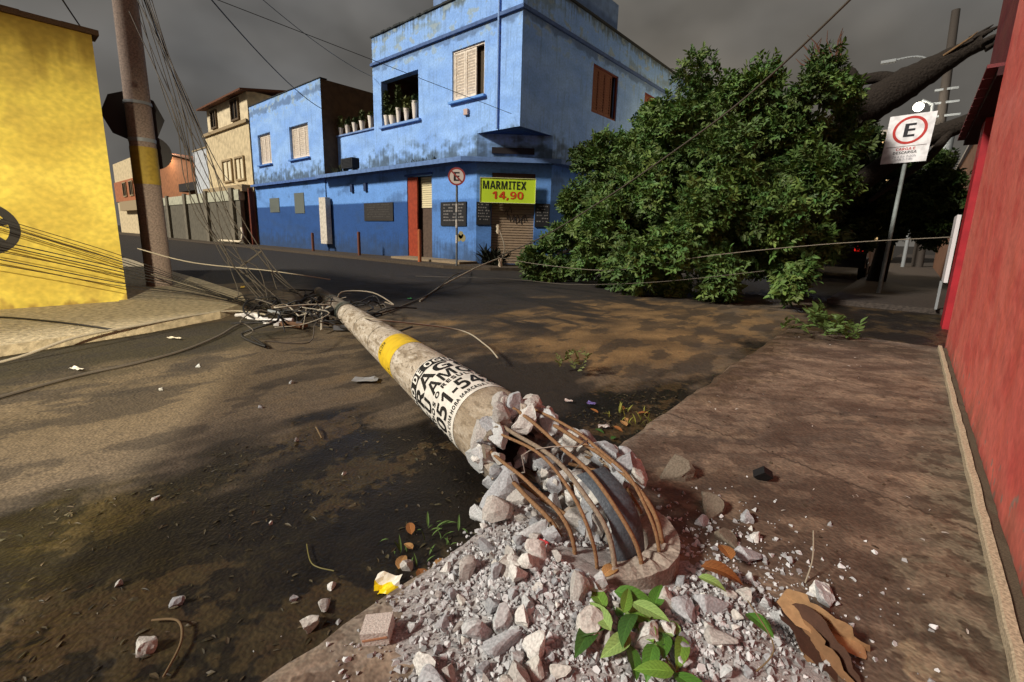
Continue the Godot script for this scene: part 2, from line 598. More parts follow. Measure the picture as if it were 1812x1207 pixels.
func camera_and_light() -> void:
	var cam := Camera3D.new()
	cam.name = "camera"
	var near := 0.05
	cam.projection = Camera3D.PROJECTION_FRUSTUM
	cam.near = near
	cam.far = 900.0
	cam.size = near * 1207.0 / 806.0
	cam.frustum_offset = Vector2(0, -31.5 / 806.0 * near)
	cam.transform = Transform3D(Basis(Vector3.UP, deg_to_rad(40.8)) * Basis(Vector3.RIGHT, deg_to_rad(-11.04)) * Basis(Vector3.BACK, deg_to_rad(1.535)), Vector3(0, 0.9, 0))
	add_child(cam)
	cam.current = true
	# overcast night sky lit from below by the town
	var cl := noise(77, 1.3, 5)
	var w := 1024
	var h := 512
	var im := Image.create(w, h, false, Image.FORMAT_RGBF)
	for y in h:
		for x in w:
			var el := PI * (0.5 - (y + 0.5) / h)
			var az := TAU * (x + 0.5) / w
			var d := Vector3(cos(el) * cos(az), sin(el) * 1.6, cos(el) * sin(az))
			var q := cl.get_noise_3dv(d * 1.1) * 0.5 + 0.5 * cl.get_noise_3dv(d * 2.6 + Vector3.ONE * 5)
			var s := 0.142 * (1.0 + 0.95 * q)
			var warm := clampf(0.5 + 0.8 * cl.get_noise_3dv(d * 0.7 + Vector3.ONE * 9), 0, 1)
			im.set_pixel(x, y, Color(s * lerpf(0.95, 1.12, warm), s * lerpf(0.95, 0.98, warm), s * lerpf(0.95, 0.78, warm)))
	var sky := PanoramaSkyMaterial.new()
	sky.panorama = ImageTexture.create_from_image(im)
	var e := Environment.new()
	e.background_mode = Environment.BG_SKY
	e.sky = Sky.new()
	e.sky.sky_material = sky
	e.tonemap_mode = Environment.TONE_MAPPER_LINEAR
	e.tonemap_exposure = 1.0
	e.background_energy_multiplier = 1.0
	e.sdfgi_enabled = true
	e.ssao_enabled = true
	e.ssil_enabled = true
	var we := WorldEnvironment.new()
	we.name = "environment"
	we.environment = e
	add_child(we)
	var sun := DirectionalLight3D.new()
	sun.name = "sun"
	var from := Vector3(-0.38, 0.66, 0.92)
	sun.transform = Transform3D(Basis.looking_at(-from, Vector3.UP), from * 30.0)
	sun.light_energy = 1.4
	sun.light_color = Color(1.0, 0.97, 0.92)
	sun.light_angular_distance = 8.0
	sun.shadow_enabled = true
	add_child(sun)
	# the street lamp round the corner of the red wall, whose light falls on the yellow wall
	M.lamp_metal = mat(S(90, 92, 94), 0.5)
	M.lamp_glow = StandardMaterial3D.new()
	M.lamp_glow.albedo_color = S(255, 236, 200)
	M.lamp_glow.emission_enabled = true
	M.lamp_glow.emission = S(255, 226, 170)
	M.lamp_glow.emission_energy_multiplier = 6.0
	var head := Vector3(5.4, 4.6, 4.15)
	var lamp := thing("street_lamp", "grey street lamp on a post in the side street behind the red wall's corner", "street lamp", Vector3(6.6, -0.08, 4.6))
	var k := MB.new()
	tube(k, curve_pts([Vector3(6.6, -0.08, 4.6), Vector3(6.6, 3.6, 4.6), Vector3(6.45, 4.5, 4.54), Vector3(5.7, 4.78, 4.26)]), [0.06], 10)
	part("post", k, M.lamp_metal, lamp)
	k = MB.new()
	box(k, head + Vector3(0.1, 0.12, 0.04), Vector3(0.55, 0.1, 0.24))
	part("lamp_head", k, M.lamp_metal, lamp)
	k = MB.new()
	box(k, head + Vector3(0, 0.05, 0), Vector3(0.26, 0.03, 0.16))
	part("lens", k, M.lamp_glow, lamp)
	var sp := SpotLight3D.new()
	sp.name = "street_lamp_light"
	sp.transform = Transform3D(Basis.looking_at(Vector3(-12.0, -5.35, -5.4), Vector3.UP), head - Vector3(0, 0.02, 0))
	sp.light_energy = 290.0
	sp.light_color = Color(1.0, 0.96, 0.85)
	sp.light_size = 0.12
	sp.spot_range = 40.0
	sp.spot_attenuation = 2.0
	sp.spot_angle = 17.0
	sp.spot_angle_attenuation = 0.8
	sp.shadow_enabled = true
	add_child(sp)

func textures() -> void:
	T.plaster = noise_tex(21, 0.012, 5, 0.84, 1.08)
	T.concrete = noise_tex(22, 0.05, 5, 0.68, 1.15)
	T.grain = noise_tex(23, 0.14, 3, 0.7, 1.12)
	T.plaster_n = noise_tex(24, 0.05, 5, 0, 1, 512, 1.2)
	T.concrete_n = noise_tex(25, 0.09, 4, 0, 1, 512, 2.0)
	T.bark_n = noise_tex(26, 0.035, 5, 0, 1, 512, 9.0)
	M.concrete = mat(S(176, 168, 156), 0.9, "concrete", "concrete_n", 1.6)
	M.dark = mat(S(26, 24, 22), 0.9)
	M.black = mat(S(20, 20, 21), 0.7)
	M.white = mat(S(222, 216, 206), 0.75, "plaster", "", 0.6)
	M.steel = mat(S(128, 132, 134), 0.5)
	M.rubber = mat(S(34, 32, 31), 0.6)
	M.cable_pale = mat(S(190, 176, 150), 0.6)
	M.cable_grey = mat(S(110, 100, 88), 0.7)

func setting() -> void:
	var main := Rect2(-9, -9.5, 9.6, 11.2)
	var close := Rect2(-3.2, -2.4, 2.7, 2.8)
	var y := -0.08
	var road := ArrayMesh.new()
	var a := MB.new()
	sheet(a, Rect2(main.position.x, main.position.y, close.position.x - main.position.x, main.size.y), main, y)
	sheet(a, Rect2(close.end.x, main.position.y, main.end.x - close.end.x, main.size.y), main, y)
	sheet(a, Rect2(close.position.x, main.position.y, close.size.x, close.position.y - main.position.y), main, y)
	sheet(a, Rect2(close.position.x, close.end.y, close.size.x, main.end.y - close.end.y), main, y)
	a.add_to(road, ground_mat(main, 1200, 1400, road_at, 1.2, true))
	var b := MB.new()
	sheet(b, close, close, y)
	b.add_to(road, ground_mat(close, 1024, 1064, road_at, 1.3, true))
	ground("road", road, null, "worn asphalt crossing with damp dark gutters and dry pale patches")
	var far := MB.new()
	sheet(far, Rect2(-400, -400, 800, 800), Rect2(-400, -400, 800, 800), y - 0.012)
	ground("ground", far.mesh(), mat(S(46, 41, 37), 0.9, "concrete", "concrete_n", 0.35), "dark asphalt of the streets running on beyond the crossing")
	# pavement by the red wall
	var full := Rect2(-0.95, -5.6, 1.32, 7.0)
	var near := Rect2(-0.95, -2.2, 1.32, 2.6)
	var walk := ArrayMesh.new()
	for step in 2:
		var f := near if step else full
		var m := MB.new()
		var zs := [[-2.2, 0.4]] if step else [[-5.55, -2.2], [0.4, 1.4]]
		var uv := func(x: float, z: float) -> Vector2: return Vector2((x - f.position.x) / f.size.x, (z - f.position.y) / f.size.y)
		for q in zs:
			var n := 40
			for i in n:
				var z0: float = lerpf(q[0], q[1], float(i) / n)
				var z1: float = lerpf(q[0], q[1], (i + 1.0) / n)
				var row := func(z: float) -> Array:
					var j := 0.03 * nb.get_noise_1d(z * 0.8) + 0.012 * nc.get_noise_1d(z)
					var out := 0.018 + 0.05 * smoothstep(-2.9, -3.8, z)
					return [Vector3(0.36, 0, z), Vector3(-0.60, 0.0, z), Vector3(-0.845 + j, -0.002, z), Vector3(-0.868 + j - out * 0.3, -0.012, z), Vector3(-0.875 + j - out, y - 0.005, z)]
				var r0: Array = row.call(z0)
				var r1: Array = row.call(z1)
				for k in 4:
					m.quad(r0[k], r0[k + 1], r1[k + 1], r1[k], uv.call(r0[k].x, z0), uv.call(r0[k + 1].x, z0), uv.call(r1[k + 1].x, z1), uv.call(r1[k].x, z1))
		m.add_to(walk, ground_mat(f, 560 if step else 300, 1100 if step else 1400, walk_at, 1.4, false))
	ground("sidewalk", walk, null, "cracked concrete pavement along the red wall with a worn kerb")
	var m := MB.new()
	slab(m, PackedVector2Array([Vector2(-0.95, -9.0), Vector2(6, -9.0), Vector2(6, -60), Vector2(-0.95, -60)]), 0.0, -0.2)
	ground("sidewalk", m.mesh(), mat(S(70, 62, 56), 0.8, "concrete", "concrete_n", 0.7), "pavement under the parking sign beyond the crossing, its colour darkened for shade")  # slab colour lowered overall to carry the shade of the fallen trunk
	m = MB.new()
	slab(m, PackedVector2Array([Vector2(-4.5, 7), Vector2(-4.88, 0.2), Vector2(-5.2, -0.9), Vector2(-5.55, -1.6), Vector2(-6.1, -2.05), Vector2(-7.0, -2.3), Vector2(-9.2, -2.4), Vector2(-16, -2.5), Vector2(-16, -1.0), Vector2(-7.0, -1.0), Vector2(-7.0, 7)]), 0.0, -0.2)
	ground("sidewalk", m.mesh(), mat(S(198, 182, 150), 0.9, "concrete", "concrete_n", 0.55), "pale concrete pavement rounding the corner at the yellow wall")
	m = MB.new()
	slab(m, PackedVector2Array([Vector2(-70, -8.7), Vector2(-9.9, -8.45), Vector2(-8.6, -9.0), Vector2(-7.4, -10.6), Vector2(-7.2, -40), Vector2(-8.5, -40), Vector2(-8.5, -12), Vector2(-10.5, -10.4), Vector2(-70, -10.4)]), 0.0, -0.2)
	ground("sidewalk", m.mesh(), mat(S(84, 72, 58), 0.9, "concrete", "concrete_n", 0.5), "worn pavement along the front of the blue building")

func yellow_side() -> void:
	var tex := paint(512, 512, func(u: float, v: float) -> Color:
		var z := u * 7.0
		var y := (1.0 - v) * 3.0
		var c := S(230, 206, 92).lerp(S(224, 202, 84), clampf(0.5 + 0.8 * na.get_noise_2d(z * 0.6, y * 1.6), 0, 1))
		c = c.lerp(S(186, 160, 66), smoothstep(0.0, 0.5, na.get_noise_2d(z * 0.7 + 40.0, y * 1.2)) * 0.6)
		c = c.lerp(S(150, 122, 60), smoothstep(0.2, 0.5, nb.get_noise_2d(z * 0.5, y * 0.4)) * 0.22)
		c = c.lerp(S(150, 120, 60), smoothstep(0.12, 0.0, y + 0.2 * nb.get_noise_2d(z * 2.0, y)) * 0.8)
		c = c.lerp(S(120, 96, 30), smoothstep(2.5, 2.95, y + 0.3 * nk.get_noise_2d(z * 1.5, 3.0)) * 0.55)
		var f := 1.0 + 0.1 * nc.get_noise_2d(z, y)
		return Color(c.r * f, c.g * f, c.b * f))
	var k := MB.new()
	var b := thing("yellow_building", "low building with bright yellow painted wall and a painted black ring", "building", Vector3(-9.5, 0, 2.0))
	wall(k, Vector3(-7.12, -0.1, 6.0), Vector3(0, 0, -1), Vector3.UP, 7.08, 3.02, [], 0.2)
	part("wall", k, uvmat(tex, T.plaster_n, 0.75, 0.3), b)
	k = MB.new()
	wall(k, Vector3(-7.12, -0.1, -1.08), Vector3(-1, 0, 0), Vector3.UP, 6.0, 3.02, [], 0.19)
	part("side_wall", k, mat(S(120, 104, 70), 0.9, "plaster", "plaster_n", 0.5), b)
	part_span("roof", Vector3(-13.1, 2.75, -0.9), Vector3(-7.33, 2.86, 6.0), M.concrete, b)
	var cp := MB.new()
	for i in 24:
		var z0 := lerpf(-1.14, 6.0, i / 24.0)
		var z1 := lerpf(-1.14, 6.0, (i + 1) / 24.0)
		var w := 0.012 * nc.get_noise_1d(i * 3.7)
		span(cp, Vector3(-7.36, 2.921, z0), Vector3(-7.09 + w, 2.975 + w, z1))
	part("coping", cp, mat(S(92, 72, 50), 0.9, "grain", "", 1.0), b)
	k = MB.new()
	ring(k, Vector3(-7.117, 0.82, -0.02), Vector3(0, 0, -1), Vector3.UP, 0.19, 0.27, 48)
	for s in 5:
		var an := TAU * s / 5.0 + 0.4
		var d := Vector3(0, sin(an), -cos(an))
		var p := Vector3(0, cos(an), sin(an))
		var c := Vector3(-7.117, 0.82, -0.02)
		k.quad(c + d * 0.05 - p * 0.02, c + d * 0.19 - p * 0.035, c + d * 0.19 + p * 0.035, c + d * 0.05 + p * 0.02)
	part("painted_ring", k, mat(S(58, 54, 50), 0.8, "grain", "", 2.0), b)
	# standing pole at the corner
	var base := Vector3(-8.55, 0, -1.7)
	var pole := thing("utility_pole", "standing concrete utility pole with yellow band beside the yellow building", "utility pole", base)
	k = MB.new()
	tube(k, [base - Vector3(0, 0.1, 0), base + Vector3(0, 2.0, 0), base + Vector3(-0.02, 7.5, 0)], [0.165, 0.155, 0.115], 28)
	part("shaft", k, mat(S(146, 128, 116), 0.9, "concrete", "concrete_n", 1.2), pole)
	k = MB.new()
	tube(k, [base + Vector3(0, 1.47, 0), base + Vector3(0, 1.98, 0)], [0.162, 0.16], 28)
	part("yellow_band", k, mat(S(160, 134, 50), 0.7, "plaster", "", 2.0), pole)
	k = MB.new()
	tube(k, [base + Vector3(0, 2.05, 0), base + Vector3(0, 2.1, 0)], [0.162], 28)
	part("clamp", k, M.steel, pole)
	k = MB.new()
	tube(k, [base + Vector3(0, 2.55, 0), base + Vector3(0, 2.59, 0)], [0.162], 28)
	part("clamp", k, M.steel, pole)
	# seen from behind: octagon and disc facing the other street
	var oc := MB.new()
	var cc := base + Vector3(-0.2, 2.42, 0.03)
	var u := Vector3(-0.25, 0, 1).normalized()
	disc(oc, cc, Vector3(u.x, 0, u.z).rotated(Vector3.FORWARD, 0), Vector3.UP, 0.36, 0.012, 8)
	tag(part_turn("stop_sign", oc, mat(S(36, 34, 34), 0.6), cc), "dark octagonal sign seen from behind on the standing pole", "sign")
	oc = MB.new()
	cc = base + Vector3(-0.2, 1.95, -0.14)
	disc(oc, cc, u, Vector3.UP, 0.24, 0.012, 28)
	tag(part_turn("round_sign", oc, mat(S(40, 36, 34), 0.6), cc), "dark round sign seen from behind, lower on the standing pole", "sign")

func part_turn(called: String, m: MB, mt: Material, at: Vector3) -> MeshInstance3D:
	# a top-level one-mesh thing whose origin is at `at`
	for i in m.v.size(): m.v[i] -= at
	return put(called, m.mesh(), mt, self, at)

# ---------------------------------------------------------------- blue corner building
func blue_texture(x0: float, x1: float, h: float, sd: float, wide: bool) -> ImageTexture:  # the last flag only picks the texture width
	return paint(1000 if wide else 640, 420, func(u: float, v: float) -> Color:
		var x := lerpf(x0, x1, u)
		var y := (1.0 - v) * h
		var up := na.get_noise_2d(x * 0.9 + sd, y * 2.2)
		var drip := nk.get_noise_2d(x * 2.2 + sd, y * 0.16)
		var spot := nb.get_noise_2d(x * 0.7 + sd, y)
		var c := S(132, 174, 236).lerp(S(150, 190, 244), clampf(0.5 + up, 0, 1))
		var dado := smoothstep(1.96, 1.88, y + 0.02 * nc.get_noise_2d(x, y))
		if y < 3.0: c = c.lerp(S(98, 148, 216), 0.8)
		c = c.lerp(S(42, 80, 138), dado * (1.0 if x < -13.2 else 0.35))
		# mould under the parapet and over the ledge
		var top := smoothstep(6.4, 7.3, y + 0.3 * drip + 0.7 * up)
		c = c.lerp(S(116, 134, 142), top * smoothstep(-0.05, 0.5, up + 0.3 * drip + 0.4 * spot) * 0.6)
		c = c.lerp(S(74, 82, 82), smoothstep(7.15, 7.5, y + 0.25 * drip + 0.3 * spot) * 0.7)
		if y > 3.0:
			c = c.lerp(S(70, 86, 98), smoothstep(3.8, 3.0, y + 0.35 * drip + 0.6 * spot) * 0.8)
			c = c.lerp(S(112, 140, 180), smoothstep(0.15, 0.6, drip) * 0.35)
			c = c.lerp(S(150, 166, 172), smoothstep(0.2, 0.42, spot) * smoothstep(5.6, 6.6, y) * 0.8)
		else:
			c = c.lerp(S(48, 62, 84), smoothstep(0.9, 0.0, y + 0.4 * drip + 0.3 * spot) * 0.6)
			c = c.lerp(S(50, 74, 110), smoothstep(0.1, 0.6, up + 0.25 * drip + 0.3 * spot) * 0.4)
		c = c.lerp(S(86, 108, 140), smoothstep(0.12, 0.0, absf(y - 6.5) - 0.05 + 0.2 * spot) * 0.6)
		var f := 1.0 + 0.09 * nc.get_noise_2d(x, y) + 0.06 * spot
		return Color(c.r * f, c.g * f, c.b * f))

func blue_building() -> void:
	var b := thing("blue_building", "two-storey blue corner building with a dark blue dado and shuttered shop", "building", Vector3(-14, 0, -14))
	var zf := -9.8
	var R := Vector3.RIGHT
	var U := Vector3.UP
	var tf := blue_texture(-26.5, -8.3, 7.5, 0.0, true)
	var fm := uvmat(tf, null, 0.85)
	var front_uv := func(x0: float, x1: float, y0: float, y1: float) -> Rect2:
		return Rect2((x0 + 26.5) / 18.2, 1.0 - y1 / 7.5, (x1 - x0) / 18.2, (y1 - y0) / 7.5)
	var k := MB.new()
	# left wing, both floors
	wall(k, Vector3(-26.4, 0, zf + 0.04), R, U, 7.45, 6.85, [Rect2(0.82, 3.98, 1.5, 1.44), Rect2(4.4, 3.96, 1.8, 1.4)], 0.25, front_uv.call(-26.4, -18.95, 0, 6.85))
	part("wing_wall", k, fm, b)
	k = MB.new()
	# ground floor under the ledge up to the chamfer, door opening
	wall(k, Vector3(-18.95, 0, zf), R, U, 8.97, 3.0, [Rect2(5.59, 0.02, 1.32, 2.7)], 0.25, front_uv.call(-18.95, -9.98, 0, 3.0))
	part("shop_wall", k, fm, b)
	k = MB.new()
	wall(k, Vector3(-15.25, 3.0, zf), R, U, 5.27, 0.73, [], 0.25, front_uv.call(-15.25, -9.98, 3.0, 3.73))
	wall(k, Vector3(-15.25, 3.73, zf), R, U, 6.88, 3.72, [Rect2(0.5, 0.76, 2.08, 1.47), Rect2(4.19, 1.0, 1.34, 1.39)], 0.25, front_uv.call(-15.25, -8.37, 3.73, 7.45))
	part("upper_wall", k, fm, b)
	# right face
	var tr := blue_texture(0, 16, 7.5, 61.0, false)
	var rm := uvmat(tr, null, 0.85)
	k = MB.new()
	wall(k, Vector3(-8.37, 3.73, zf), Vector3(0, 0, -1), U, 1.5, 3.72, [], 0.25, Rect2(0, 0.004, 0.094, 0.496))
	wall(k, Vector3(-8.37, 0, -11.3), Vector3(0, 0, -1), U, 14.5, 7.45, [Rect2(1.97, 4.8, 1.6, 1.42), Rect2(5.6, 4.8, 1.6, 1.42), Rect2(9.4, 4.8, 1.6, 1.42)], 0.25, Rect2(0.094, 0.0067, 0.906, 0.9933))
	part("street_wall", k, rm, b)
	# chamfered corner
	var A := Vector3(-9.98, 0, zf)
	var cd := Vector3(1.61, 0, -1.5).normalized()
	var cn := cd.cross(U)
	k = MB.new()
	wall(k, A, cd, U, 2.2, 3.73, [Rect2(0.45, 0.02, 1.28, 2.64)], 0.25, Rect2(0.91, 1.0 - 3.73 / 7.5, 0.085, 3.73 / 7.5))
	part("corner_wall", k, fm, b)
	k = MB.new()
	k.flat(Vector3(-9.98, 3.732, zf), Vector3(-8.372, 3.732, -11.3), Vector3(-8.372, 3.732, zf - 0.002))
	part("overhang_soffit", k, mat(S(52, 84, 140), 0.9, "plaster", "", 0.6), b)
	# shutter of the corner shop
	k = MB.new()
	slats(k, A + cd * 0.45 + U * 0.02 - cn * 0.12, A + cd * 1.73 + U * 2.66 - cn * 0.12, 34, cn * 0.022)
	var sh := part("roller_shutter", k, mat(S(150, 128, 104), 0.6, "plaster", "", 1.2), b)
	k = MB.new()
	box(k, A + cd * 1.09 + U * 2.58 - cn * 0.06, Vector3(1.27, 0.16, 0.1), Basis(cd, U, cn))
	part("shutter_box", k, mat(S(70, 48, 38), 0.7), b)
	for q in 9:
		k = MB.new()
		var c := A + cd * (0.86 + 0.07 * q - 0.5 * absf(rng.randfn() * 0.05)) + U * (1.42 + rng.randfn() * 0.09) - cn * 0.093
		tube(k, curve_pts([c, c + cd * 0.06 + U * 0.12, c + cd * 0.1 - U * 0.06], 5), [0.011], 4)
		part("graffiti", k, mat(S(70, 64, 62), 0.8), sh)
	# vent above the ledge at the corner
	k = MB.new()
	box(k, A + cd * 1.05 + U * 3.28 + cn * 0.02, Vector3(1.24, 0.17, 0.05), Basis(cd, U, cn))
	part("corner_vent", k, mat(S(40, 34, 36), 0.8), b)
	# ledge
	k = MB.new()
	slab(k, PackedVector2Array([Vector2(-18.9, -9.32), Vector2(-10.15, -9.32), Vector2(-8.0, -11.25), Vector2(-8.0, -14.5), Vector2(-8.34, -14.5), Vector2(-8.34, -11.33), Vector2(-9.99, -9.79), Vector2(-18.9, -9.79)]), 3.06, 2.93)
	part("ledge", k, mat(S(104, 134, 184), 0.85, "plaster", "plaster_n", 0.7), b)
	k = MB.new()
	slab(k, PackedVector2Array([Vector2(-26.42, -9.55), Vector2(-18.96, -9.55), Vector2(-18.96, -9.755), Vector2(-26.42, -9.755)]), 3.06, 2.95)
	part("wing_ledge", k, mat(S(84, 116, 176), 0.85, "plaster", "plaster_n", 0.7), b)
	# cornice and roof edge
	k = MB.new()
	var cor := mat(S(84, 110, 158), 0.85, "plaster", "", 0.7)
	part_span("cornice", Vector3(-15.3, 6.54, zf + 0.002), Vector3(-8.30, 6.63, zf + 0.07), cor, b)
	part_span("cornice", Vector3(-8.368, 6.54, -25.8), Vector3(-8.30, 6.63, zf + 0.001), cor, b)
	k = MB.new()
	for i in 40:
		var x0 := lerpf(-15.3, -8.31, i / 40.0)
		var x1 := lerpf(-15.3, -8.31, (i + 1) / 40.0)
		var j := 0.025 * nc.get_noise_1d(i * 2.3)
		span(k, Vector3(x0, 7.451, zf - 0.28), Vector3(x1, 7.50 + j, zf + 0.04 + j))
	var capm := mat(S(58, 62, 62), 0.9, "grain", "", 0.8)
	part("parapet_cap", k, capm, b)
	part_span("parapet_cap", Vector3(-8.65, 7.451, -25.8), Vector3(-8.31, 7.51, zf - 0.29), capm, b)
	k = MB.new()
	for i in 24:
		var x0 := lerpf(-26.45, -18.9, i / 24.0)
		var x1 := lerpf(-26.45, -18.9, (i + 1) / 24.0)
		span(k, Vector3(x0, 6.851, zf - 0.24), Vector3(x1, 6.885 + 0.02 * nc.get_noise_1d(i * 4.3), zf + 0.07))
	part("parapet_cap", k, capm, b)
	# set-back upper block over the corner
	part_span("roof_block", Vector3(-13.0, 7.3, -15.5), Vector3(-8.9, 8.75, -10.7), mat(S(118, 146, 190), 0.85, "plaster", "plaster_n", 0.4), b)
	part_span("roof", Vector3(-15.2, 7.1, -25.7), Vector3(-8.63, 7.25, zf - 0.26), M.concrete, b)
	part_span("wing_roof", Vector3(-26.3, 6.5, -20.0), Vector3(-19.0, 6.65, zf - 0.22), M.concrete, b)
	var brown := mat(S(92, 70, 50), 0.9, "plaster", "plaster_n", 0.45)
	k = MB.new()
	wall(k, Vector3(-18.945, 2.9, zf + 0.035), Vector3(0, 0, -1), U, 2.6, 3.94, [], 0.2)
	part("wing_side_wall", k, brown, b)
	k = MB.new()
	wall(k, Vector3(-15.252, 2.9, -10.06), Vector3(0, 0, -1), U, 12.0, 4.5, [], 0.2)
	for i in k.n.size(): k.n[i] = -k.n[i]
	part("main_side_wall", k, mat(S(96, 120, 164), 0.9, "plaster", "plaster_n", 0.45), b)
	part_span("wing_back_wall", Vector3(-26.4, 0, -20.2), Vector3(-8.4, 6.4, -20.05), brown, b)
	# terrace parapet and what stands behind it
	k = MB.new()
	wall(k, Vector3(-18.94, 2.95, -10.4), R, U, 3.69, 1.75, [], 0.16, front_uv.call(-18.94, -15.25, 2.95, 4.7))
	part("terrace_parapet", k, fm, b)
	part_span("terrace_coping", Vector3(-18.94, 4.702, -10.6), Vector3(-15.26, 4.76, -10.34), mat(S(128, 156, 204), 0.85, "plaster", "", 1.0), b)
	part_span("terrace_floor", Vector3(-18.94, 2.98, -13.0), Vector3(-15.26, 3.06, -10.57), M.concrete, b)
	part_span("terrace_back_wall", Vector3(-18.9, 3.0, -13.2), Vector3(-15.3, 5.75, -13.0), mat(S(200, 180, 150), 0.9, "plaster", "", 0.5), b)
	var tr2 := MB.new()
	tr2.quad(Vector3(-19.0, 5.9, -12.7), Vector3(-15.26, 5.9, -12.7), Vector3(-15.26, 6.7, -16.5), Vector3(-19.0, 6.7, -16.5))
	part("terrace_roof", tr2, mat(S(70, 46, 34), 0.9, "grain", "", 0.6), b)
	# veranda behind the opening
	k = MB.new()
	var v0 := Vector3(-14.95, 4.0, zf - 2.0)
	var v1 := Vector3(-12.45, 6.3, zf - 0.25)
	k.quad(Vector3(v0.x, v0.y, v0.z), Vector3(v1.x, v0.y, v0.z), Vector3(v1.x, v1.y, v0.z), Vector3(v0.x, v1.y, v0.z))
	k.quad(Vector3(v1.x, v0.y, v0.z), Vector3(v1.x, v0.y, v1.z), Vector3(v1.x, v1.y, v1.z), Vector3(v1.x, v1.y, v0.z))
	k.quad(Vector3(v0.x, v0.y, v1.z), Vector3(v0.x, v0.y, v0.z), Vector3(v0.x, v1.y, v0.z), Vector3(v0.x, v1.y, v1.z))
	k.quad(Vector3(v0.x, v1.y, v0.z), Vector3(v1.x, v1.y, v0.z), Vector3(v1.x, v1.y, v1.z), Vector3(v0.x, v1.y, v1.z))
	k.quad(Vector3(v0.x, v0.y, v1.z), Vector3(v1.x, v0.y, v1.z), Vector3(v1.x, v0.y, v0.z), Vector3(v0.x, v0.y, v0.z))
	part("veranda_room", k, brown, b)
	part_span("veranda_sill", Vector3(-14.83, 4.42, zf - 0.3), Vector3(-12.55, 4.488, zf + 0.1), mat(S(128, 164, 220), 0.8), b)
	# windows
	var cream := mat(S(236, 222, 204), 0.7, "plaster", "", 1.0)
	window(b, Vector3(-25.58, 3.98, zf + 0.04), R, 1.5, 1.44, 3, 1.0, cream, cream, M.dark, mat(S(96, 140, 206), 0.8), 0.14)
	window(b, Vector3(-22.0, 3.96, zf + 0.04), R, 1.8, 1.4, 3, 1.0, cream, cream, M.dark, mat(S(96, 140, 206), 0.8), 0.14)
	window(b, Vector3(-11.06, 4.73, zf), R, 1.34, 1.39, 2, 0.74, cream, cream, mat(S(66, 52, 30), 0.7), mat(S(110, 160, 226), 0.8), 0.08)
	var red := mat(S(104, 40, 30), 0.7)
	for z in [-13.27, -16.9, -20.7]:
		window(b, Vector3(-8.37, 4.8, z), Vector3(0, 0, -1), 1.6, 1.42, 3, 0.8, red, mat(S(120, 70, 50), 0.8), mat(S(48, 34, 28), 0.8), null, 0.06)
	# house door: red leaf and roller shutter
	k = MB.new()
	box(k, Vector3(-13.10, 1.36, zf - 0.05), Vector3(0.5, 2.66, 0.05))
	part("red_door", k, mat(S(158, 62, 34), 0.6, "plaster", "", 1.0), b)
	k = MB.new()
	slats(k, Vector3(-12.84, 1.7, zf - 0.2), Vector3(-12.04, 2.7, zf - 0.2), 14, Vector3(0, 0, 0.02))
	part("door_shutter", k, mat(S(214, 200, 158), 0.6), b)
	part_span("doorway", Vector3(-12.84, 0.02, zf - 0.24), Vector3(-12.04, 1.69, zf - 0.21), mat(S(92, 76, 64), 0.9, "plaster", "", 1.0), b)
	part_span("door_head", Vector3(-13.42, 2.722, zf - 0.02), Vector3(-12.0, 2.79, zf + 0.06), mat(S(60, 90, 150), 0.9), b)
	part_span("doorstep", Vector3(-13.3, 0.002, zf + 0.01), Vector3(-9.9, 0.07, zf + 0.75), mat(S(160, 140, 112), 0.9, "concrete", "concrete_n", 0.8), b)
	# meter cupboard, vents, small boards and pipes on the wall
	part_span("meter_cupboard", Vector3(-19.1, 0.3, zf + 0.06), Vector3(-18.55, 2.2, zf + 0.28), mat(S(216, 206, 190), 0.8, "plaster", "", 1.0), b)
	for x in [-16.86, -15.89]:
		var vp := MB.new()
		box(vp, Vector3(x, 2.5, zf + 0.04), Vector3(0.16, 0.3, 0.08))
		part("wall_vent", vp, mat(S(44, 60, 92), 0.8), b)
	k = MB.new()
	tube(k, [Vector3(-9.16, 3.75, zf + 0.05), Vector3(-9.16, 7.4, zf + 0.05)], [0.03], 8)
	part("downpipe", k, mat(S(150, 182, 230), 0.8, "plaster", "", 2.0), b)
	k = MB.new()
	box(k, Vector3(-10.4, 4.36, zf + 0.04), Vector3(0.16, 0.16, 0.08))
	part("junction_box", k, mat(S(196, 170, 160), 0.7), b)
	for q in [[-24.1, 2.0, 1.1, 0.68], [-21.4, 2.04, 0.95, 0.9]]:
		var o := MB.new()
		box(o, Vector3(q[0], q[1], zf + 0.052), Vector3(q[2], q[3], 0.02))
		part("wall_notice", o, mat(S(112, 118, 110), 0.8, "grain", "", 1.2), b)
	# menu boards with chalk scribble
	var boards := [[Vector3(-16.05, 1.26, zf), R, 1.88, 0.65, 0], [Vector3(-11.57, 1.11, zf), R, 1.18, 0.73, 1], [A + U * 1.16, cd, 0.43, 0.66, 1], [A + cd * 1.75 + U * 1.14, cd, 0.43, 0.68, 2]]
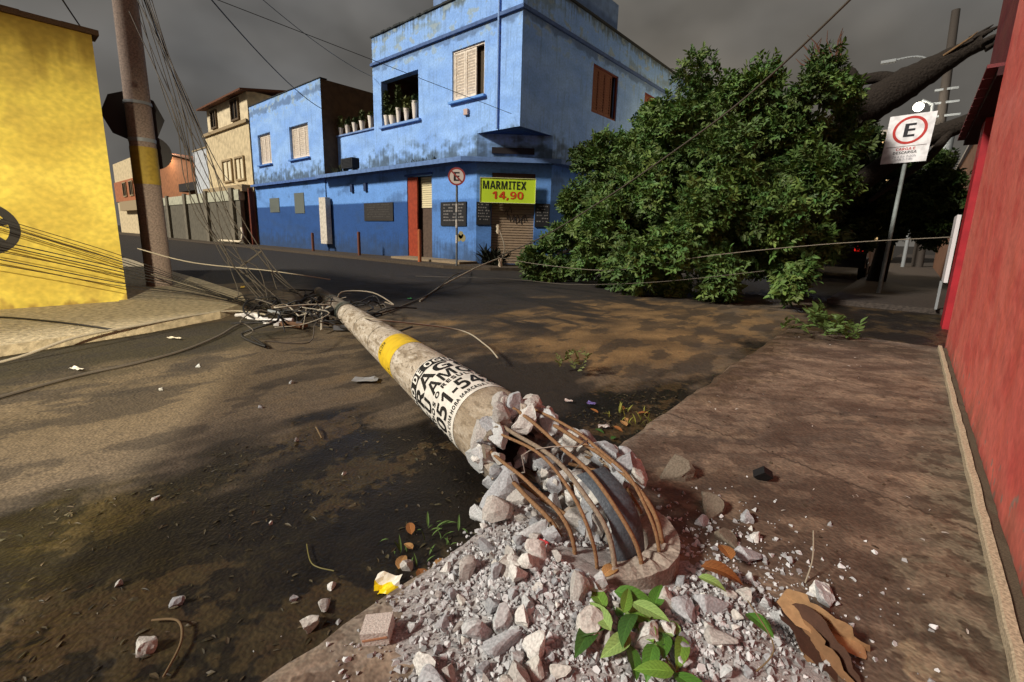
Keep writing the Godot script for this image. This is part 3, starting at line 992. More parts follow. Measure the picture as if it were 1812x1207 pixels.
	for q in boards:
		var o: Vector3 = q[0]
		var u: Vector3 = q[1]
		var n := u.cross(U)
		var w: float = q[2]
		var h: float = q[3]
		var bd := MB.new()
		box(bd, o + u * w / 2 + U * h / 2 + n * 0.02, Vector3(w, h, 0.03), Basis(u, U, n))
		var brd := part("menu_board", bd, mat(S(34, 34, 36) if q[4] else S(52, 48, 44), 0.7, "plaster", "", 1.5), b)
		var ch := MB.new()
		var rows := 6
		for r in rows:
			var x := 0.12 * w
			while x < w * 0.86:
				var l := rng.randf_range(0.04, 0.14) * minf(w, 0.9)
				if rng.randf() < 0.75:
					var p := o + u * x + U * h * (0.86 - 0.13 * r) + n * 0.038
					ch.quad(p, p + u * l, p + u * l + U * h * rng.randf_range(0.03, 0.07), p + U * h * 0.05)
				x += l + 0.02
		part("chalk_marks", ch, mat(S(120, 116, 112) if q[4] else S(74, 70, 66), 0.9), brd).set_meta("kind", "stuff")
	# mark painted low on the wall
	k = MB.new()
	for s in 3:
		disc(k, Vector3(-10.75 + 0.1 * s, 0.75 + 0.09 * (s % 2), zf + 0.003), R, U, 0.12, 0.003, 9)
	part("peeled_patch", k, mat(S(150, 140, 100), 0.9, "grain", "", 1.5), b)
	# things on the ledge
	weeds("ledge_weeds", Vector3(-17.3, 3.06, -9.5), 0.5, 34, 0.45, "dark weeds growing on the ledge beside the meter cupboard", S(58, 62, 40))
	weeds("ledge_weeds", Vector3(-12.3, 3.06, -9.55), 0.9, 46, 0.22, "dry weeds along the ledge under the large shuttered window", S(72, 74, 50))
	k = MB.new()
	box(k, Vector3.ZERO, Vector3(0.8, 0.36, 0.3))
	span(k, Vector3(-0.36, -0.3, -0.1), Vector3(-0.3, -0.18, 0.1))
	span(k, Vector3(0.3, -0.3, -0.1), Vector3(0.36, -0.18, 0.1))
	for q in 6: span(k, Vector3(-0.34, -0.13 + 0.05 * q, 0.151), Vector3(0.34, -0.1 + 0.05 * q, 0.165))
	tag(put("condenser_unit", k.mesh(), mat(S(38, 40, 44), 0.7), self, Vector3(-16.5, 3.36, -9.52)), "dark boxy condenser unit on the blue building's ledge", "air conditioner")
	banner(A, cd, cn)
	pots()

func weeds(called: String, at: Vector3, spread: float, count: int, tall: float, label: String, c: Color) -> void:
	var m := MB.new()
	for i in count:
		var p := Vector3(rng.randf_range(-spread, spread), 0, rng.randf_range(-0.12, 0.12))
		var x := Transform3D(Basis(Vector3.UP, rng.randf() * TAU) * Basis(Vector3.BACK, rng.randf_range(0.7, 1.5)), p)
		leaf(m, x, tall * rng.randf_range(0.4, 1.0), 0.09, -rng.randf_range(0.2, 1.2), 0.3, 4)
	tag(put(called, m.mesh(), mat(c, 0.8), self, at), label, "plant")

func banner(A: Vector3, cd: Vector3, cn: Vector3) -> void:
	var at := A + cd * 0.92 + Vector3.UP * 2.15 + cn * 0.16
	var b := thing("shop_banner", "yellow-green cloth banner reading MARMITEX 14,90 over the shutter", "banner", at)
	var w := 1.62
	var h := 0.70
	var m := MB.new()
	var nx := 24
	var ny := 8
	var P := func(i: float, j: float) -> Vector3:
		var s := i / nx - 0.5
		var t := j / ny - 0.5
		return at + cd * s * w + Vector3.UP * (t * h + 0.02 * s * s) + cn * (0.0025 * sin(i * 0.55) + 0.0015 * sin(j * 0.9 + i * 0.3))
	for i in nx:
		for j in ny:
			m.quad(P.call(i, j), P.call(i + 1, j), P.call(i + 1, j + 1), P.call(i, j + 1))
	var cl := part("cloth", m, mat(S(196, 224, 48), 0.7), b)
	lettering("lettering", "MARMITEX", at + cd * -0.1 + Vector3.UP * 0.15 + cn * 0.007, cd, Vector3.UP, 1.26, 0.23, mat(S(26, 34, 22), 0.7), cl, 900)
	lettering("lettering", "14,90", at + cd * 0.0 - Vector3.UP * 0.15 + cn * 0.007, cd, Vector3.UP, 0.92, 0.25, mat(S(206, 66, 24), 0.7), cl, 900)
	var e := MB.new()
	var bs := Basis(cd, Vector3.UP, cn)
	for s in [-1, 1]:
		box(e, at + cd * s * (w / 2) + cn * 0.012, Vector3(0.014, h, 0.014), bs)
		box(e, at + Vector3.UP * s * (h / 2) + cn * 0.012, Vector3(w, 0.014, 0.014), bs)
	part("hem", e, mat(S(214, 214, 160), 0.7), b)

func pots() -> void:
	var glaze := mat(S(226, 216, 204), 0.55)
	var greens := [mat(S(74, 84, 48), 0.8), mat(S(104, 110, 66), 0.8), mat(S(58, 74, 40), 0.8)]
	# x, height of pot, width, foliage height, ledge (0 veranda, 1 terrace)
	var rows := [[-14.55, 0.36, 0.2, 0.9, 0, "white pot with a tall bushy plant at the veranda's left end"], [-14.2, 0.3, 0.26, 0.5, 0, "small white pot with dark foliage, second on the veranda sill"], [-13.85, 0.5, 0.22, 0.85, 0, "tall white tapered pot third on the veranda sill"], [-13.4, 0.42, 0.24, 0.42, 0, "white pot with a round grey-green plant on the veranda sill"], [-12.95, 0.58, 0.26, 0.2, 0, "tallest white tapered pot at the veranda's right end"],
		[-18.75, 0.3, 0.2, 0.55, 1, "white pot at the terrace wall's left end with drooping plant"], [-18.2, 0.34, 0.22, 0.3, 1, "second white pot from the left on the terrace wall"], [-17.65, 0.36, 0.22, 0.2, 1, "middle white pot of the row on the terrace wall"], [-17.1, 0.36, 0.24, 0.4, 1, "fourth white pot from the left on the terrace wall"], [-16.5, 0.46, 0.26, 0.15, 1, "taller white pot next to the blue upper storey"]]
	for q in rows:
		var y := 4.49 if q[4] == 0 else 4.76
		var p := Vector3(q[0], y, -9.86 if q[4] == 0 else -10.46)
		var o := thing("potted_plant", q[5], "potted plant", p, "white pots on the blue building")
		var m := MB.new()
		var w: float = q[2] * 0.5
		var h: float = q[1]
		tube(m, [p, p + Vector3(0, h * 0.94, 0), p + Vector3(0, h, 0)], [w * 0.62, w, w * 1.1], 4 if q[1] > 0.4 else 14)
		part("pot", m, glaze, o)
		m = MB.new()
		var fh: float = q[3]
		for i in int(60 + fh * 180):
			var a := rng.randf() * TAU
			var t := rng.randf()
			var lx := Transform3D(Basis(Vector3.UP, a) * Basis(Vector3.BACK, rng.randf_range(-0.3, 1.3)), p + Vector3(cos(a) * w * 0.9 * rng.randf(), h + fh * t * 0.8 - 0.03, sin(a) * w * rng.randf()))
			leaf(m, lx, rng.randf_range(0.1, 0.24), 0.22, -rng.randf_range(0.2, 1.4), 0.25, 3)
		part("foliage", m, greens[rng.randi() % 3], o)

# ---------------------------------------------------------------- houses at the left end of the street
func plain_windows(b: Node3D, list: Array, mf: Material, md: Material) -> void:
	for q in list:
		var o: Vector3 = q[0]
		var fr := MB.new()
		var w: float = q[1]
		var h: float = q[2]
		for s in [[Vector3(0, 0, 0), Vector3(w, 0.09, 0.1)], [Vector3(0, h - 0.09, 0), Vector3(w, h, 0.1)], [Vector3(0, 0.091, 0), Vector3(0.09, h - 0.091, 0.1)], [Vector3(w - 0.09, 0.091, 0), Vector3(w, h - 0.091, 0.1)], [Vector3(w / 2 - 0.04, 0.091, 0.01), Vector3(w / 2 + 0.04, h - 0.091, 0.07)]]:
			span(fr, o + s[0], o + s[1])
		var wn := part("window", fr, mf, b)
		part_span("pane", o + Vector3(0.09, 0.09, 0.012), o + Vector3(w - 0.09, h - 0.09, 0.022), md, wn)

func far_left() -> void:
	var cream := mat(S(216, 196, 156), 0.9, "plaster", "plaster_n", 0.4)
	var dark_pane := mat(S(34, 32, 30), 0.3)
	var trim := mat(S(160, 140, 108), 0.85)
	var z := -9.8
	var b := thing("cream_house", "tall cream house with two small upper windows beyond the blue building", "house", Vector3(-30, 0, -14))
	part_span("wall", Vector3(-33.6, 0, -18), Vector3(-26.7, 6.28, z), cream, b)
	part_span("upper_wall", Vector3(-33.1, 6.281, -18), Vector3(-26.8, 7.75, z - 0.05), mat(S(226, 208, 172), 0.9, "plaster", "plaster_n", 0.4), b)
	part_span("band", Vector3(-33.7, 6.2, z + 0.001), Vector3(-26.72, 6.36, z + 0.12), trim, b)
	var k := MB.new()
	var e := [Vector3(-33.4, 7.70, z + 0.4), Vector3(-26.4, 7.70, z + 0.4), Vector3(-26.4, 8.5, -14), Vector3(-33.4, 8.5, -14)]
	k.quad(e[0], e[1], e[2], e[3])
	k.quad(e[3] - Vector3(0, 0.09, 0), e[2] - Vector3(0, 0.09, 0), e[1] - Vector3(0, 0.09, 0), e[0] - Vector3(0, 0.09, 0))
	k.quad(e[0] - Vector3(0, 0.09, 0), e[1] - Vector3(0, 0.09, 0), e[1], e[0])
	k.quad(e[1] - Vector3(0, 0.09, 0), e[2] - Vector3(0, 0.09, 0), e[2], e[1])
	part("roof", k, mat(S(110, 70, 48), 0.9, "grain", "", 0.5), b)
	plain_windows(b, [[Vector3(-32.3, 6.5, z - 0.05), 0.95, 1.0], [Vector3(-29.0, 6.5, z - 0.05), 1.1, 1.08]], mat(S(96, 80, 60), 0.8), dark_pane)
	plain_windows(b, [[Vector3(-30.9, 3.4, z), 1.5, 1.25], [Vector3(-28.9, 3.4, z), 1.3, 1.25]], trim, mat(S(226, 212, 176), 0.7))
	part_span("balcony", Vector3(-33.3, 2.75, z + 0.001), Vector3(-26.9, 3.1, z + 0.5), trim, b)
	b = thing("white_house", "narrow whitewashed wall between the cream and the orange house", "house", Vector3(-35, 0, -13))
	part_span("wall", Vector3(-36.3, 0, -16), Vector3(-33.62, 5.6, z + 0.01), mat(S(196, 200, 204), 0.9, "plaster", "plaster_n", 0.5), b)
	part_span("cap", Vector3(-36.35, 5.601, -16), Vector3(-33.6, 5.68, z + 0.05), trim, b)
	b = thing("orange_house", "orange gabled house far down the street behind the utility pole", "house", Vector3(-48, 0, -14))
	k = MB.new()
	var g := [Vector3(-52, 0, z - 1), Vector3(-36.4, 0, z - 1), Vector3(-36.4, 4.9, z - 1), Vector3(-46, 6.5, z - 1), Vector3(-52, 6.6, z - 1)]
	k.flat(g[0], g[1], g[2]); k.flat(g[0], g[2], g[3]); k.flat(g[0], g[3], g[4])
	k.quad(g[1], g[1] + Vector3(0, 0, -8), g[2] + Vector3(0, 0, -8), g[2])
	part("wall", k, mat(S(150, 100, 66), 0.9, "plaster", "plaster_n", 0.4), b)
	k = MB.new()
	k.quad(g[3] + Vector3(0, 0.05, 0.3), g[2] + Vector3(0.3, 0.02, 0.3), g[2] + Vector3(0.3, 0.02, -8), g[3] + Vector3(0, 0.05, -8))
	k.quad(g[4] + Vector3(-0.2, 0.05, 0.3), g[3] + Vector3(0, 0.051, 0.3), g[3] + Vector3(0, 0.051, -8), g[4] + Vector3(-0.2, 0.05, -8))
	part("roof", k, mat(S(116, 70, 46), 0.9, "grain", "", 0.5), b)
	part_span("awning", Vector3(-42, 3.35, z - 0.95), Vector3(-37, 3.9, z - 0.4), mat(S(44, 40, 38), 0.9), b)
	b = thing("far_house", "cream house with brown windows farthest down the street at left", "house", Vector3(-60, 0, -14))
	part_span("wall", Vector3(-66, 0, -20), Vector3(-52.6, 7.1, z - 0.5), cream, b)
	part_span("lower_band", Vector3(-66.05, 3.2, z - 0.498), Vector3(-52.65, 5.2, z - 0.4), mat(S(176, 110, 74), 0.9, "plaster", "", 0.4), b)
	plain_windows(b, [[Vector3(-61.5, 3.6, z - 0.398), 1.6, 1.4], [Vector3(-58.5, 3.6, z - 0.398), 1.6, 1.4], [Vector3(-55.5, 3.6, z - 0.398), 1.6, 1.4]], trim, dark_pane)
	part_span("balcony", Vector3(-62, 2.2, z - 0.49), Vector3(-53, 3.1, z), trim, b)
	b = thing("boundary_wall", "low dark wall with pale top rail along the street at left", "wall", Vector3(-37, 0, -9.3))
	part_span("wall", Vector3(-47, 0, -9.45), Vector3(-27.2, 2.3, -9.25), mat(S(104, 98, 84), 0.9, "plaster", "plaster_n", 0.4), b)
	part_span("rail", Vector3(-47, 2.301, -9.5), Vector3(-27.2, 2.85, -9.2), mat(S(186, 184, 160), 0.9, "plaster", "", 0.4), b)
	for i in 5:
		part_span("pier", Vector3(-45.6 + i * 4.3, 0, -9.248), Vector3(-45.1 + i * 4.3, 2.95, -9.1), mat(S(120, 112, 96), 0.9, "plaster", "", 0.6), b)
	b = thing("rust_gate", "narrow rust-brown gate between the blue building and the low wall", "gate", Vector3(-26.8, 0, -9.6))
	part_span("leaf", Vector3(-27.15, 0.02, -9.72), Vector3(-26.43, 2.75, -9.62), mat(S(120, 58, 36), 0.85, "plaster", "", 0.8), b)
	part_span("post", Vector3(-26.6, 0, -9.61), Vector3(-26.44, 2.9, -9.45), mat(S(104, 48, 30), 0.85, "plaster", "", 0.8), b)
	var wp := MB.new()
	tube(wp, [Vector3(-30.2, 0.12, -9.0), Vector3(-27.0, 0.14, -9.0), Vector3(-26.75, 0.2, -9.02), Vector3(-26.75, 0.6, -9.1), Vector3(-27.0, 0.85, -9.15)], [0.06], 8)
	tag(put("drain_pipe", wp.mesh(), mat(S(226, 210, 180), 0.6)), "white bent drain pipe lying at the foot of the rust-brown gate", "pipe")

# ---------------------------------------------------------------- red wall on the right
func red_side() -> void:
	var tex := paint(900, 480, func(u: float, v: float) -> Color:
		var z := u * 7.4
		var y := (1.0 - v) * 4.0
		var c := S(228, 122, 108).lerp(S(222, 108, 98), clampf(0.5 + 1.2 * na.get_noise_2d(z, y), 0, 1))
		c = c.lerp(S(226, 110, 92), smoothstep(0.1, 0.4, nk.get_noise_2d(z * 1.4, y * 0.3)) * 0.5)
		c = c.lerp(S(140, 50, 40), smoothstep(0.1, 0.0, y + 0.12 * nb.get_noise_2d(z * 3.0, y)) * 0.6)
		c = c.lerp(S(196, 66, 64), smoothstep(0.0, 0.5, nb.get_noise_2d(z * 0.6 + 30.0, y)) * 0.4)
		c = c.lerp(S(150, 140, 130), smoothstep(0.30, 0.36, nc.get_noise_2d(z * 0.9, y * 0.9) - 0.5 * smoothstep(0.0, 0.5, y)) * 0.8)
		c = c.lerp(S(120, 84, 66), smoothstep(0.22, 0.0, y + 0.2 * nb.get_noise_2d(z * 1.5, y * 0.3)) * 0.4)
		var f := 1.0 + 0.09 * nc.get_noise_2d(z * 2.0, y * 2.0)
		return Color(c.r * f, c.g * f, c.b * f))
	var b := thing("red_building", "near building with a smooth red painted wall beside the pavement", "building", Vector3(4, 0, -2.3))
	var k := MB.new()
	wall(k, Vector3(0.345, -0.1, -5.7), Vector3(0, 0, 1), Vector3.UP, 6.88, 4.6, [], 0.25)
	part("wall", k, uvmat(tex, T.plaster_n, 0.6, 0.5), b)
	k = MB.new()
	wall(k, Vector3(9, -0.1, -5.7), Vector3(-1, 0, 0), Vector3.UP, 8.65, 4.6, [], 0.24)
	wall(k, Vector3(0.35, -0.1, 1.18), Vector3(1, 0, 0), Vector3.UP, 8.65, 4.6, [], 0.24)
	var rd := mat(S(176, 50, 44), 0.7, "plaster", "plaster_n", 0.5)
	part("end_wall", k, rd, b)
	part_span("roof", Vector3(0.5, 4.3, -5.5), Vector3(8.9, 4.45, 1.0), M.concrete, b)
	# low worn kerb along the wall foot
	k = MB.new()
	var dirt := MB.new()
	var n := 90
	for i in n:
		var z0 := lerpf(-5.5, 1.1, i / float(n))
		var z1 := lerpf(-5.5, 1.1, (i + 1.0) / n)
		var f := func(z: float) -> Array:
			var j := 0.0035 * nk.get_noise_1d(z * 1.2) + 0.0015 * nc.get_noise_1d(z * 2.0)
			var q := 0.005 * nk.get_noise_1d(z * 1.4 + 50.0) + 0.002 * nc.get_noise_1d(z * 2.5)
			return [Vector3(0.288 + j, 0.0, z), Vector3(0.29 + j, 0.024 + q, z), Vector3(0.294 + j, 0.028 + q, z), Vector3(0.314 + j, 0.027 + q, z), Vector3(0.319 + q, 0.010 + 0.008 * nc.get_noise_1d(z * 5.0), z), Vector3(0.344, 0.016 + 0.012 * nc.get_noise_1d(z * 4.0 + 9.0), z)]
		var a: Array = f.call(z0)
		var d: Array = f.call(z1)
		for s in 3:
			k.quad(a[s], a[s + 1], d[s + 1], d[s])
		for s in [3, 4]:
			dirt.quad(a[s], a[s + 1], d[s + 1], d[s])
	tag(put("kerb_joint", dirt.mesh(), mat(S(96, 82, 66), 0.95, "concrete", "concrete_n", 6.0, 1.5)), "dark crumbly dirt joint between the pale kerb and the red wall", "dirt joint")
	tag(put("wall_kerb", k.mesh(), mat(S(196, 178, 150), 0.95, "concrete", "concrete_n", 3.5)), "narrow pale worn kerb along the foot of the red wall", "kerb")
	# gate house beyond
	b = thing("gate_house", "dark red gate front with a low awning beyond the smooth red wall", "building", Vector3(3, 0, -8))
	part_span("wall", Vector3(0.55, -0.1, -9.6), Vector3(6, 3.2, -5.98), mat(S(120, 28, 36), 0.8, "plaster", "plaster_n", 0.5), b)
	part_span("pilaster", Vector3(0.39, -0.1, -7.9), Vector3(0.549, 2.3, -7.45), mat(S(168, 34, 44), 0.6, "plaster", "", 0.6), b)
	part_span("pilaster", Vector3(0.42, -0.1, -6.3), Vector3(0.549, 2.3, -6.02), mat(S(150, 30, 40), 0.6, "plaster", "", 0.6), b)
	for i in 4:
		part_span("bar", Vector3(0.46, 0.3 + 0.5 * i, -7.44), Vector3(0.5, 0.35 + 0.5 * i, -6.31), M.black, b)
	k = MB.new()
	k.quad(Vector3(0.3, 2.28, -4.2), Vector3(0.3, 2.28, -9.4), Vector3(0.3, 2.36, -9.4), Vector3(0.3, 2.36, -4.2))
	var aw := MB.new()
	span(aw, Vector3(0.31, 2.30, -9.3), Vector3(0.62, 2.37, -5.72))
	part("awning", aw, mat(S(60, 26, 28), 0.8, "grain", "", 1.0), b)
	aw = MB.new()
	for i in 10:
		span(aw, Vector3(0.24, 2.371, -9.3 + 0.36 * i), Vector3(0.7, 2.40, -9.3 + 0.36 * i + 0.33))
	part("awning_sheet", aw, mat(S(112, 40, 44), 0.6, "grain", "", 1.0), b)
	part_span("upper_wall", Vector3(0.42, 2.401, -9.5), Vector3(6, 4.9, -5.99), mat(S(104, 34, 38), 0.8, "plaster", "plaster_n", 0.5), b)
	part_span("white_panel", Vector3(0.36, 0.42, -8.95), Vector3(0.40, 1.3, -8.35), mat(S(214, 208, 210), 0.6), b)
	part_span("meter_pipe", Vector3(0.345, 0.0, -8.95), Vector3(0.375, 0.41, -8.9), M.steel, b)
	b = thing("brown_wall", "brown rendered wall further up the street behind the sign", "wall", Vector3(0.8, 0, -17))
	part_span("wall", Vector3(0.7, 0, -26), Vector3(1.0, 3.3, -9.7), mat(S(120, 84, 62), 0.9, "plaster", "plaster_n", 0.5), b)
	part_span("coping", Vector3(0.64, 3.301, -26), Vector3(1.06, 3.38, -9.72), M.concrete, b)

# ---------------------------------------------------------------- fallen tree
func sprig_mesh(sd: int) -> ArrayMesh:
	var m := MB.new()
	var r := RandomNumberGenerator.new()
	r.seed = sd
	for i in 7:
		var t := i / 6.0
		var side := 1.0 if i % 2 else -1.0
		var x := Transform3D(Basis(Vector3.UP, side * r.randf_range(0.4, 1.2)) * Basis(Vector3.RIGHT, r.randf_range(-0.7, 0.7)) * Basis(Vector3.BACK, r.randf_range(-0.5, 0.5)), Vector3(0.13 * t, 0, 0))
		var g := r.randf_range(0.75, 1.25)
		m.col = Color(g, g, g * 0.9)
		leaf(m, x, r.randf_range(0.07, 0.12), 0.24, -r.randf_range(0.1, 0.9), 0.3, 3)
	return m.mesh()

func foliage(called: String, parent: Node3D, blobs: Array, per: float, sprig: ArrayMesh, mt: Material, dark: float) -> void:
	var xs := []
	var cs := []
	for q in blobs:
		var c: Vector3 = q[0]
		var r: float = q[1]
		var n := int(per * r * r)
		# each lobe is a handful of smaller clumps with gaps between them
		var clumps := []
		for k in int(9 * r * r) + 4:
			var d := Vector3(rng.randfn(), rng.randfn() * 0.9, rng.randfn()).normalized()
			clumps.append([c + d * r * rng.randf_range(0.45, 0.98), r * rng.randf_range(0.22, 0.42), rng.randf_range(0.7, 1.25)])
		for i in n:
			var cl: Array = clumps[rng.randi() % clumps.size()]
			var d := Vector3(rng.randfn(), rng.randfn(), rng.randfn()).normalized()
			var p: Vector3 = cl[0] + d * cl[1] * pow(rng.randf(), 0.4)
			if p.y < -0.04: p.y = rng.randf_range(-0.05, 0.08)
			var out := ((p - c).normalized() + Vector3(0, -0.5, 0) + Vector3(rng.randfn(), rng.randfn(), rng.randfn()) * 0.5).normalized()
			var b := Basis.looking_at(out, Vector3(rng.randfn(), rng.randfn() + 1.5, rng.randfn()).normalized()) * Basis(Vector3.UP, PI / 2)
			xs.append(Transform3D(b.scaled(Vector3.ONE * rng.randf_range(0.6, 1.1)), p - reach(parent)))
			var hue := rng.randf()
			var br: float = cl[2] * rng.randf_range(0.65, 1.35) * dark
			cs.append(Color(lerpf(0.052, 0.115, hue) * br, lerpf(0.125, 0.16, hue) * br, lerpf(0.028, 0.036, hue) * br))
	var mm := MultiMesh.new()
	mm.transform_format = MultiMesh.TRANSFORM_3D
	mm.use_colors = true
	mm.mesh = sprig
	mm.instance_count = xs.size()
	for i in xs.size():
		mm.set_instance_transform(i, xs[i])
		mm.set_instance_color(i, cs[i])
	var o := MultiMeshInstance3D.new()
	o.name = numbered(called, parent)
	o.multimesh = mm
	o.material_override = mt
	o.set_meta("kind", "stuff")
	parent.add_child(o, true)

func fallen_tree() -> void:
	M.leaf = StandardMaterial3D.new()
	M.leaf.vertex_color_use_as_albedo = true
	M.leaf.roughness = 0.6
	M.leaf.metallic_specular = 0.45
	M.leaf.backlight_enabled = true
	M.leaf.backlight = Color(0.35, 0.4, 0.15)
	M.bark = mat(S(46, 39, 33), 0.95, "concrete", "bark_n", 0.9, 1.0)
	var b := thing("fallen_tree", "large green tree brought down across the street, its broken trunk raised at right", "tree", Vector3(-2.5, 0, -9.5))
	var k := MB.new()
	var path := [Vector3(0.35,4.20,-11.20), Vector3(0.11,4.09,-11.20), Vector3(-0.21,3.91,-11.20), Vector3(-0.56,3.71,-11.20), Vector3(-0.93,3.48,-11.20), Vector3(-1.40,3.12,-11.20), Vector3(-1.85, 2.62, -11.0), Vector3(-2.5, 1.8, -10.3), Vector3(-3.4, 0.9, -9.6)]
	var tp := curve_pts(path, 6)
	var rd := []
	for i in tp.size():
		var t := float(i) / (tp.size() - 1)
		rd.append(lerpf(0.13, 0.31, smoothstep(0.03, 0.5, t)) * (1.0 + 0.12 * nc.get_noise_1d(t * 40.0)) * lerpf(1.0, 0.7, smoothstep(0.7, 1.0, t)))
	tube(k, tp, rd, 16)
	# splintered end
	for i in 7:
		var a := TAU * i / 7.0
		var s := Vector3(0.30, 4.17, -11.2) + Vector3(-0.55 * cos(a) * 0.2, cos(a) * 0.1, sin(a) * 0.1)
		tube(k, [s, s + Vector3(0.1, 0.05, 0.0) * rng.randf_range(0.5, 2.0), s + Vector3(0.16, 0.07 + rng.randf_range(-0.03, 0.04), 0.0) * rng.randf_range(1.0, 2.2)], [0.05, 0.04, 0.008], 5)
	part("trunk", k, M.bark, b)
	k = MB.new()
	for i in 5:
		var s := Vector3(0.02, 4.12, -11.06) + Vector3(0.05 * i - 0.12, 0.035 * i - 0.08, 0.02)
		tube(k, [s, s + Vector3(0.1, 0.06, 0.03), s + Vector3(0.17, 0.1 + 0.01 * i, 0.02)], [0.022, 0.018, 0.005], 5)
	part("torn_wood", k, mat(S(120, 94, 66), 0.9, "grain", "", 3.0), b)
	var limb := func(keys: Array, r0: float, r1: float) -> void:
		var m := MB.new()
		var pts := curve_pts(keys, 5)
		var rr := []
		for i in pts.size(): rr.append(lerpf(r0, r1, float(i) / (pts.size() - 1)))
		tube(m, pts, rr, 8)
		part("limb", m, M.bark, b)
	limb.call([Vector3(-0.5, 3.66, -11.1), Vector3(-0.86, 3.86, -11.1), Vector3(-1.25, 3.89, -11.1), Vector3(-1.40, 4.07, -11.1), Vector3(-1.64, 4.03, -11.1), Vector3(-1.95, 3.9, -11.0)], 0.12, 0.05)
	limb.call([Vector3(0.56, 3.11, -11.6), Vector3(0.23, 2.97, -11.6), Vector3(-0.12, 2.82, -11.6), Vector3(-0.48, 2.56, -11.6), Vector3(-1.17, 1.91, -11.5), Vector3(-1.8, 1.3, -11.0)], 0.13, 0.22)
	limb.call([Vector3(0.2, 2.95, -11.55), Vector3(-0.02, 2.5, -11.5), Vector3(-0.3, 2.2, -11.5), Vector3(-0.8, 1.7, -11.4)], 0.08, 0.04)
	limb.call([Vector3(-2.5, 1.6, -10.3), Vector3(-3.4, 2.2, -9.8), Vector3(-4.2, 3.0, -9.8)], 0.16, 0.04)
	limb.call([Vector3(-2.8, 1.5, -10.0), Vector3(-3.0, 2.6, -9.6), Vector3(-3.1, 3.7, -9.5)], 0.14, 0.03)
	limb.call([Vector3(-3.2, 1.1, -9.7), Vector3(-4.5, 0.9, -8.8), Vector3(-5.9, 0.5, -8.3)], 0.14, 0.03)
	limb.call([Vector3(-2.6, 1.5, -10.2), Vector3(-2.2, 1.6, -9.2), Vector3(-2.0, 0.9, -8.3)], 0.12, 0.03)
	for i in 16:
		var s := Vector3(-1.66, 4.05, -11.05) if i < 9 else Vector3(-1.55, 3.6, -9.7)
		var d := Vector3(rng.randf_range(-0.6, 0.15), rng.randf_range(0.25, 0.9), rng.randf_range(-0.2, 0.2))
		var m := MB.new()
		tube(m, [s, s + d * 0.4 + Vector3(0.05, 0, 0), s + d * 0.75, s + d * rng.randf_range(0.8, 1.0) + Vector3(rng.randf_range(-0.1, 0.1), 0.02, 0)], [0.022, 0.015, 0.01, 0.004], 5)
		part("twig", m, mat(S(92, 62, 48), 0.95), b)
	var sp := sprig_mesh(5)
	var blobs := [[Vector3(-3.09, 3.25, -9.50), 1.00], [Vector3(-4.05, 3.20, -9.8), 0.85], [Vector3(-2.01, 3.15, -9.8), 0.88], [Vector3(-4.85, 2.15, -9.0), 0.95], [Vector3(-3.54, 1.87, -8.8), 1.20], [Vector3(-2.32, 1.93, -9.0), 1.15], [Vector3(-1.62, 2.35, -9.8), 0.75], [Vector3(-5.55, 0.70, -8.2), 0.85], [Vector3(-4.09, 0.80, -8.0), 1.10], [Vector3(-2.78, 0.74, -7.9), 1.00], [Vector3(-1.95, 0.60, -8.0), 0.80], [Vector3(-6.30, 0.10, -8.0), 0.42], [Vector3(-5.50, 1.60, -9.0), 0.75], [Vector3(-1.85, 1.3, -9.0), 0.75]]
	blobs.append_array([[Vector3(-1.55, 0.48, -7.90), 0.55], [Vector3(-1.42, 1.08, -8.60), 0.55], [Vector3(-1.38, 1.86, -9.30), 0.55], [Vector3(-1.8, 2.62, -9.6), 0.5], [Vector3(-6.0, 0.5, -8.0), 0.5], [Vector3(-4.75, 1.35, -8.7), 1.0], [Vector3(-3.3, 2.7, -9.4), 1.15], [Vector3(-5.3, 1.1, -8.6), 0.8], [Vector3(-2.5, 2.7, -9.7), 1.0], [Vector3(-4.6, 2.75, -9.6), 0.75], [Vector3(-2.4, 1.2, -8.3), 0.95], [Vector3(-1.5, 1.7, -9.4), 0.7], [Vector3(-6.0, 0.35, -8.1), 0.5]])
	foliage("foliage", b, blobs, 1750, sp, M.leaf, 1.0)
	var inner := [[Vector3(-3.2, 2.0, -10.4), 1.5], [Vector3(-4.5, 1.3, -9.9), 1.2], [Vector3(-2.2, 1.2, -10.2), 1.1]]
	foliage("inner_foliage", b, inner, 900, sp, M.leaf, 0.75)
	b = thing("dark_tree", "dark leafy boughs hanging over the street behind the parking sign", "tree", Vector3(-0.6, 0, -14.5))
	k = MB.new()
	tube(k, curve_pts([Vector3(-0.6, 0, -14.5), Vector3(-0.55, 1.2, -14.4), Vector3(-0.8, 2.2, -14.2), Vector3(-0.9, 3.2, -14.1)], 4), [0.2, 0.19, 0.18, 0.17, 0.16, 0.15, 0.13, 0.12, 0.1, 0.08], 9)
	tube(k, curve_pts([Vector3(-0.7, 1.8, -14.3), Vector3(0.1, 2.3, -13.6), Vector3(0.4, 2.3, -13.2)], 4), [0.1, 0.05], 7)
	tube(k, curve_pts([Vector3(-0.7, 1.6, -14.3), Vector3(-1.5, 2.2, -13.4), Vector3(-2.1, 2.5, -13.0)], 4), [0.1, 0.05], 7)
	part("trunk", k, M.bark, b)
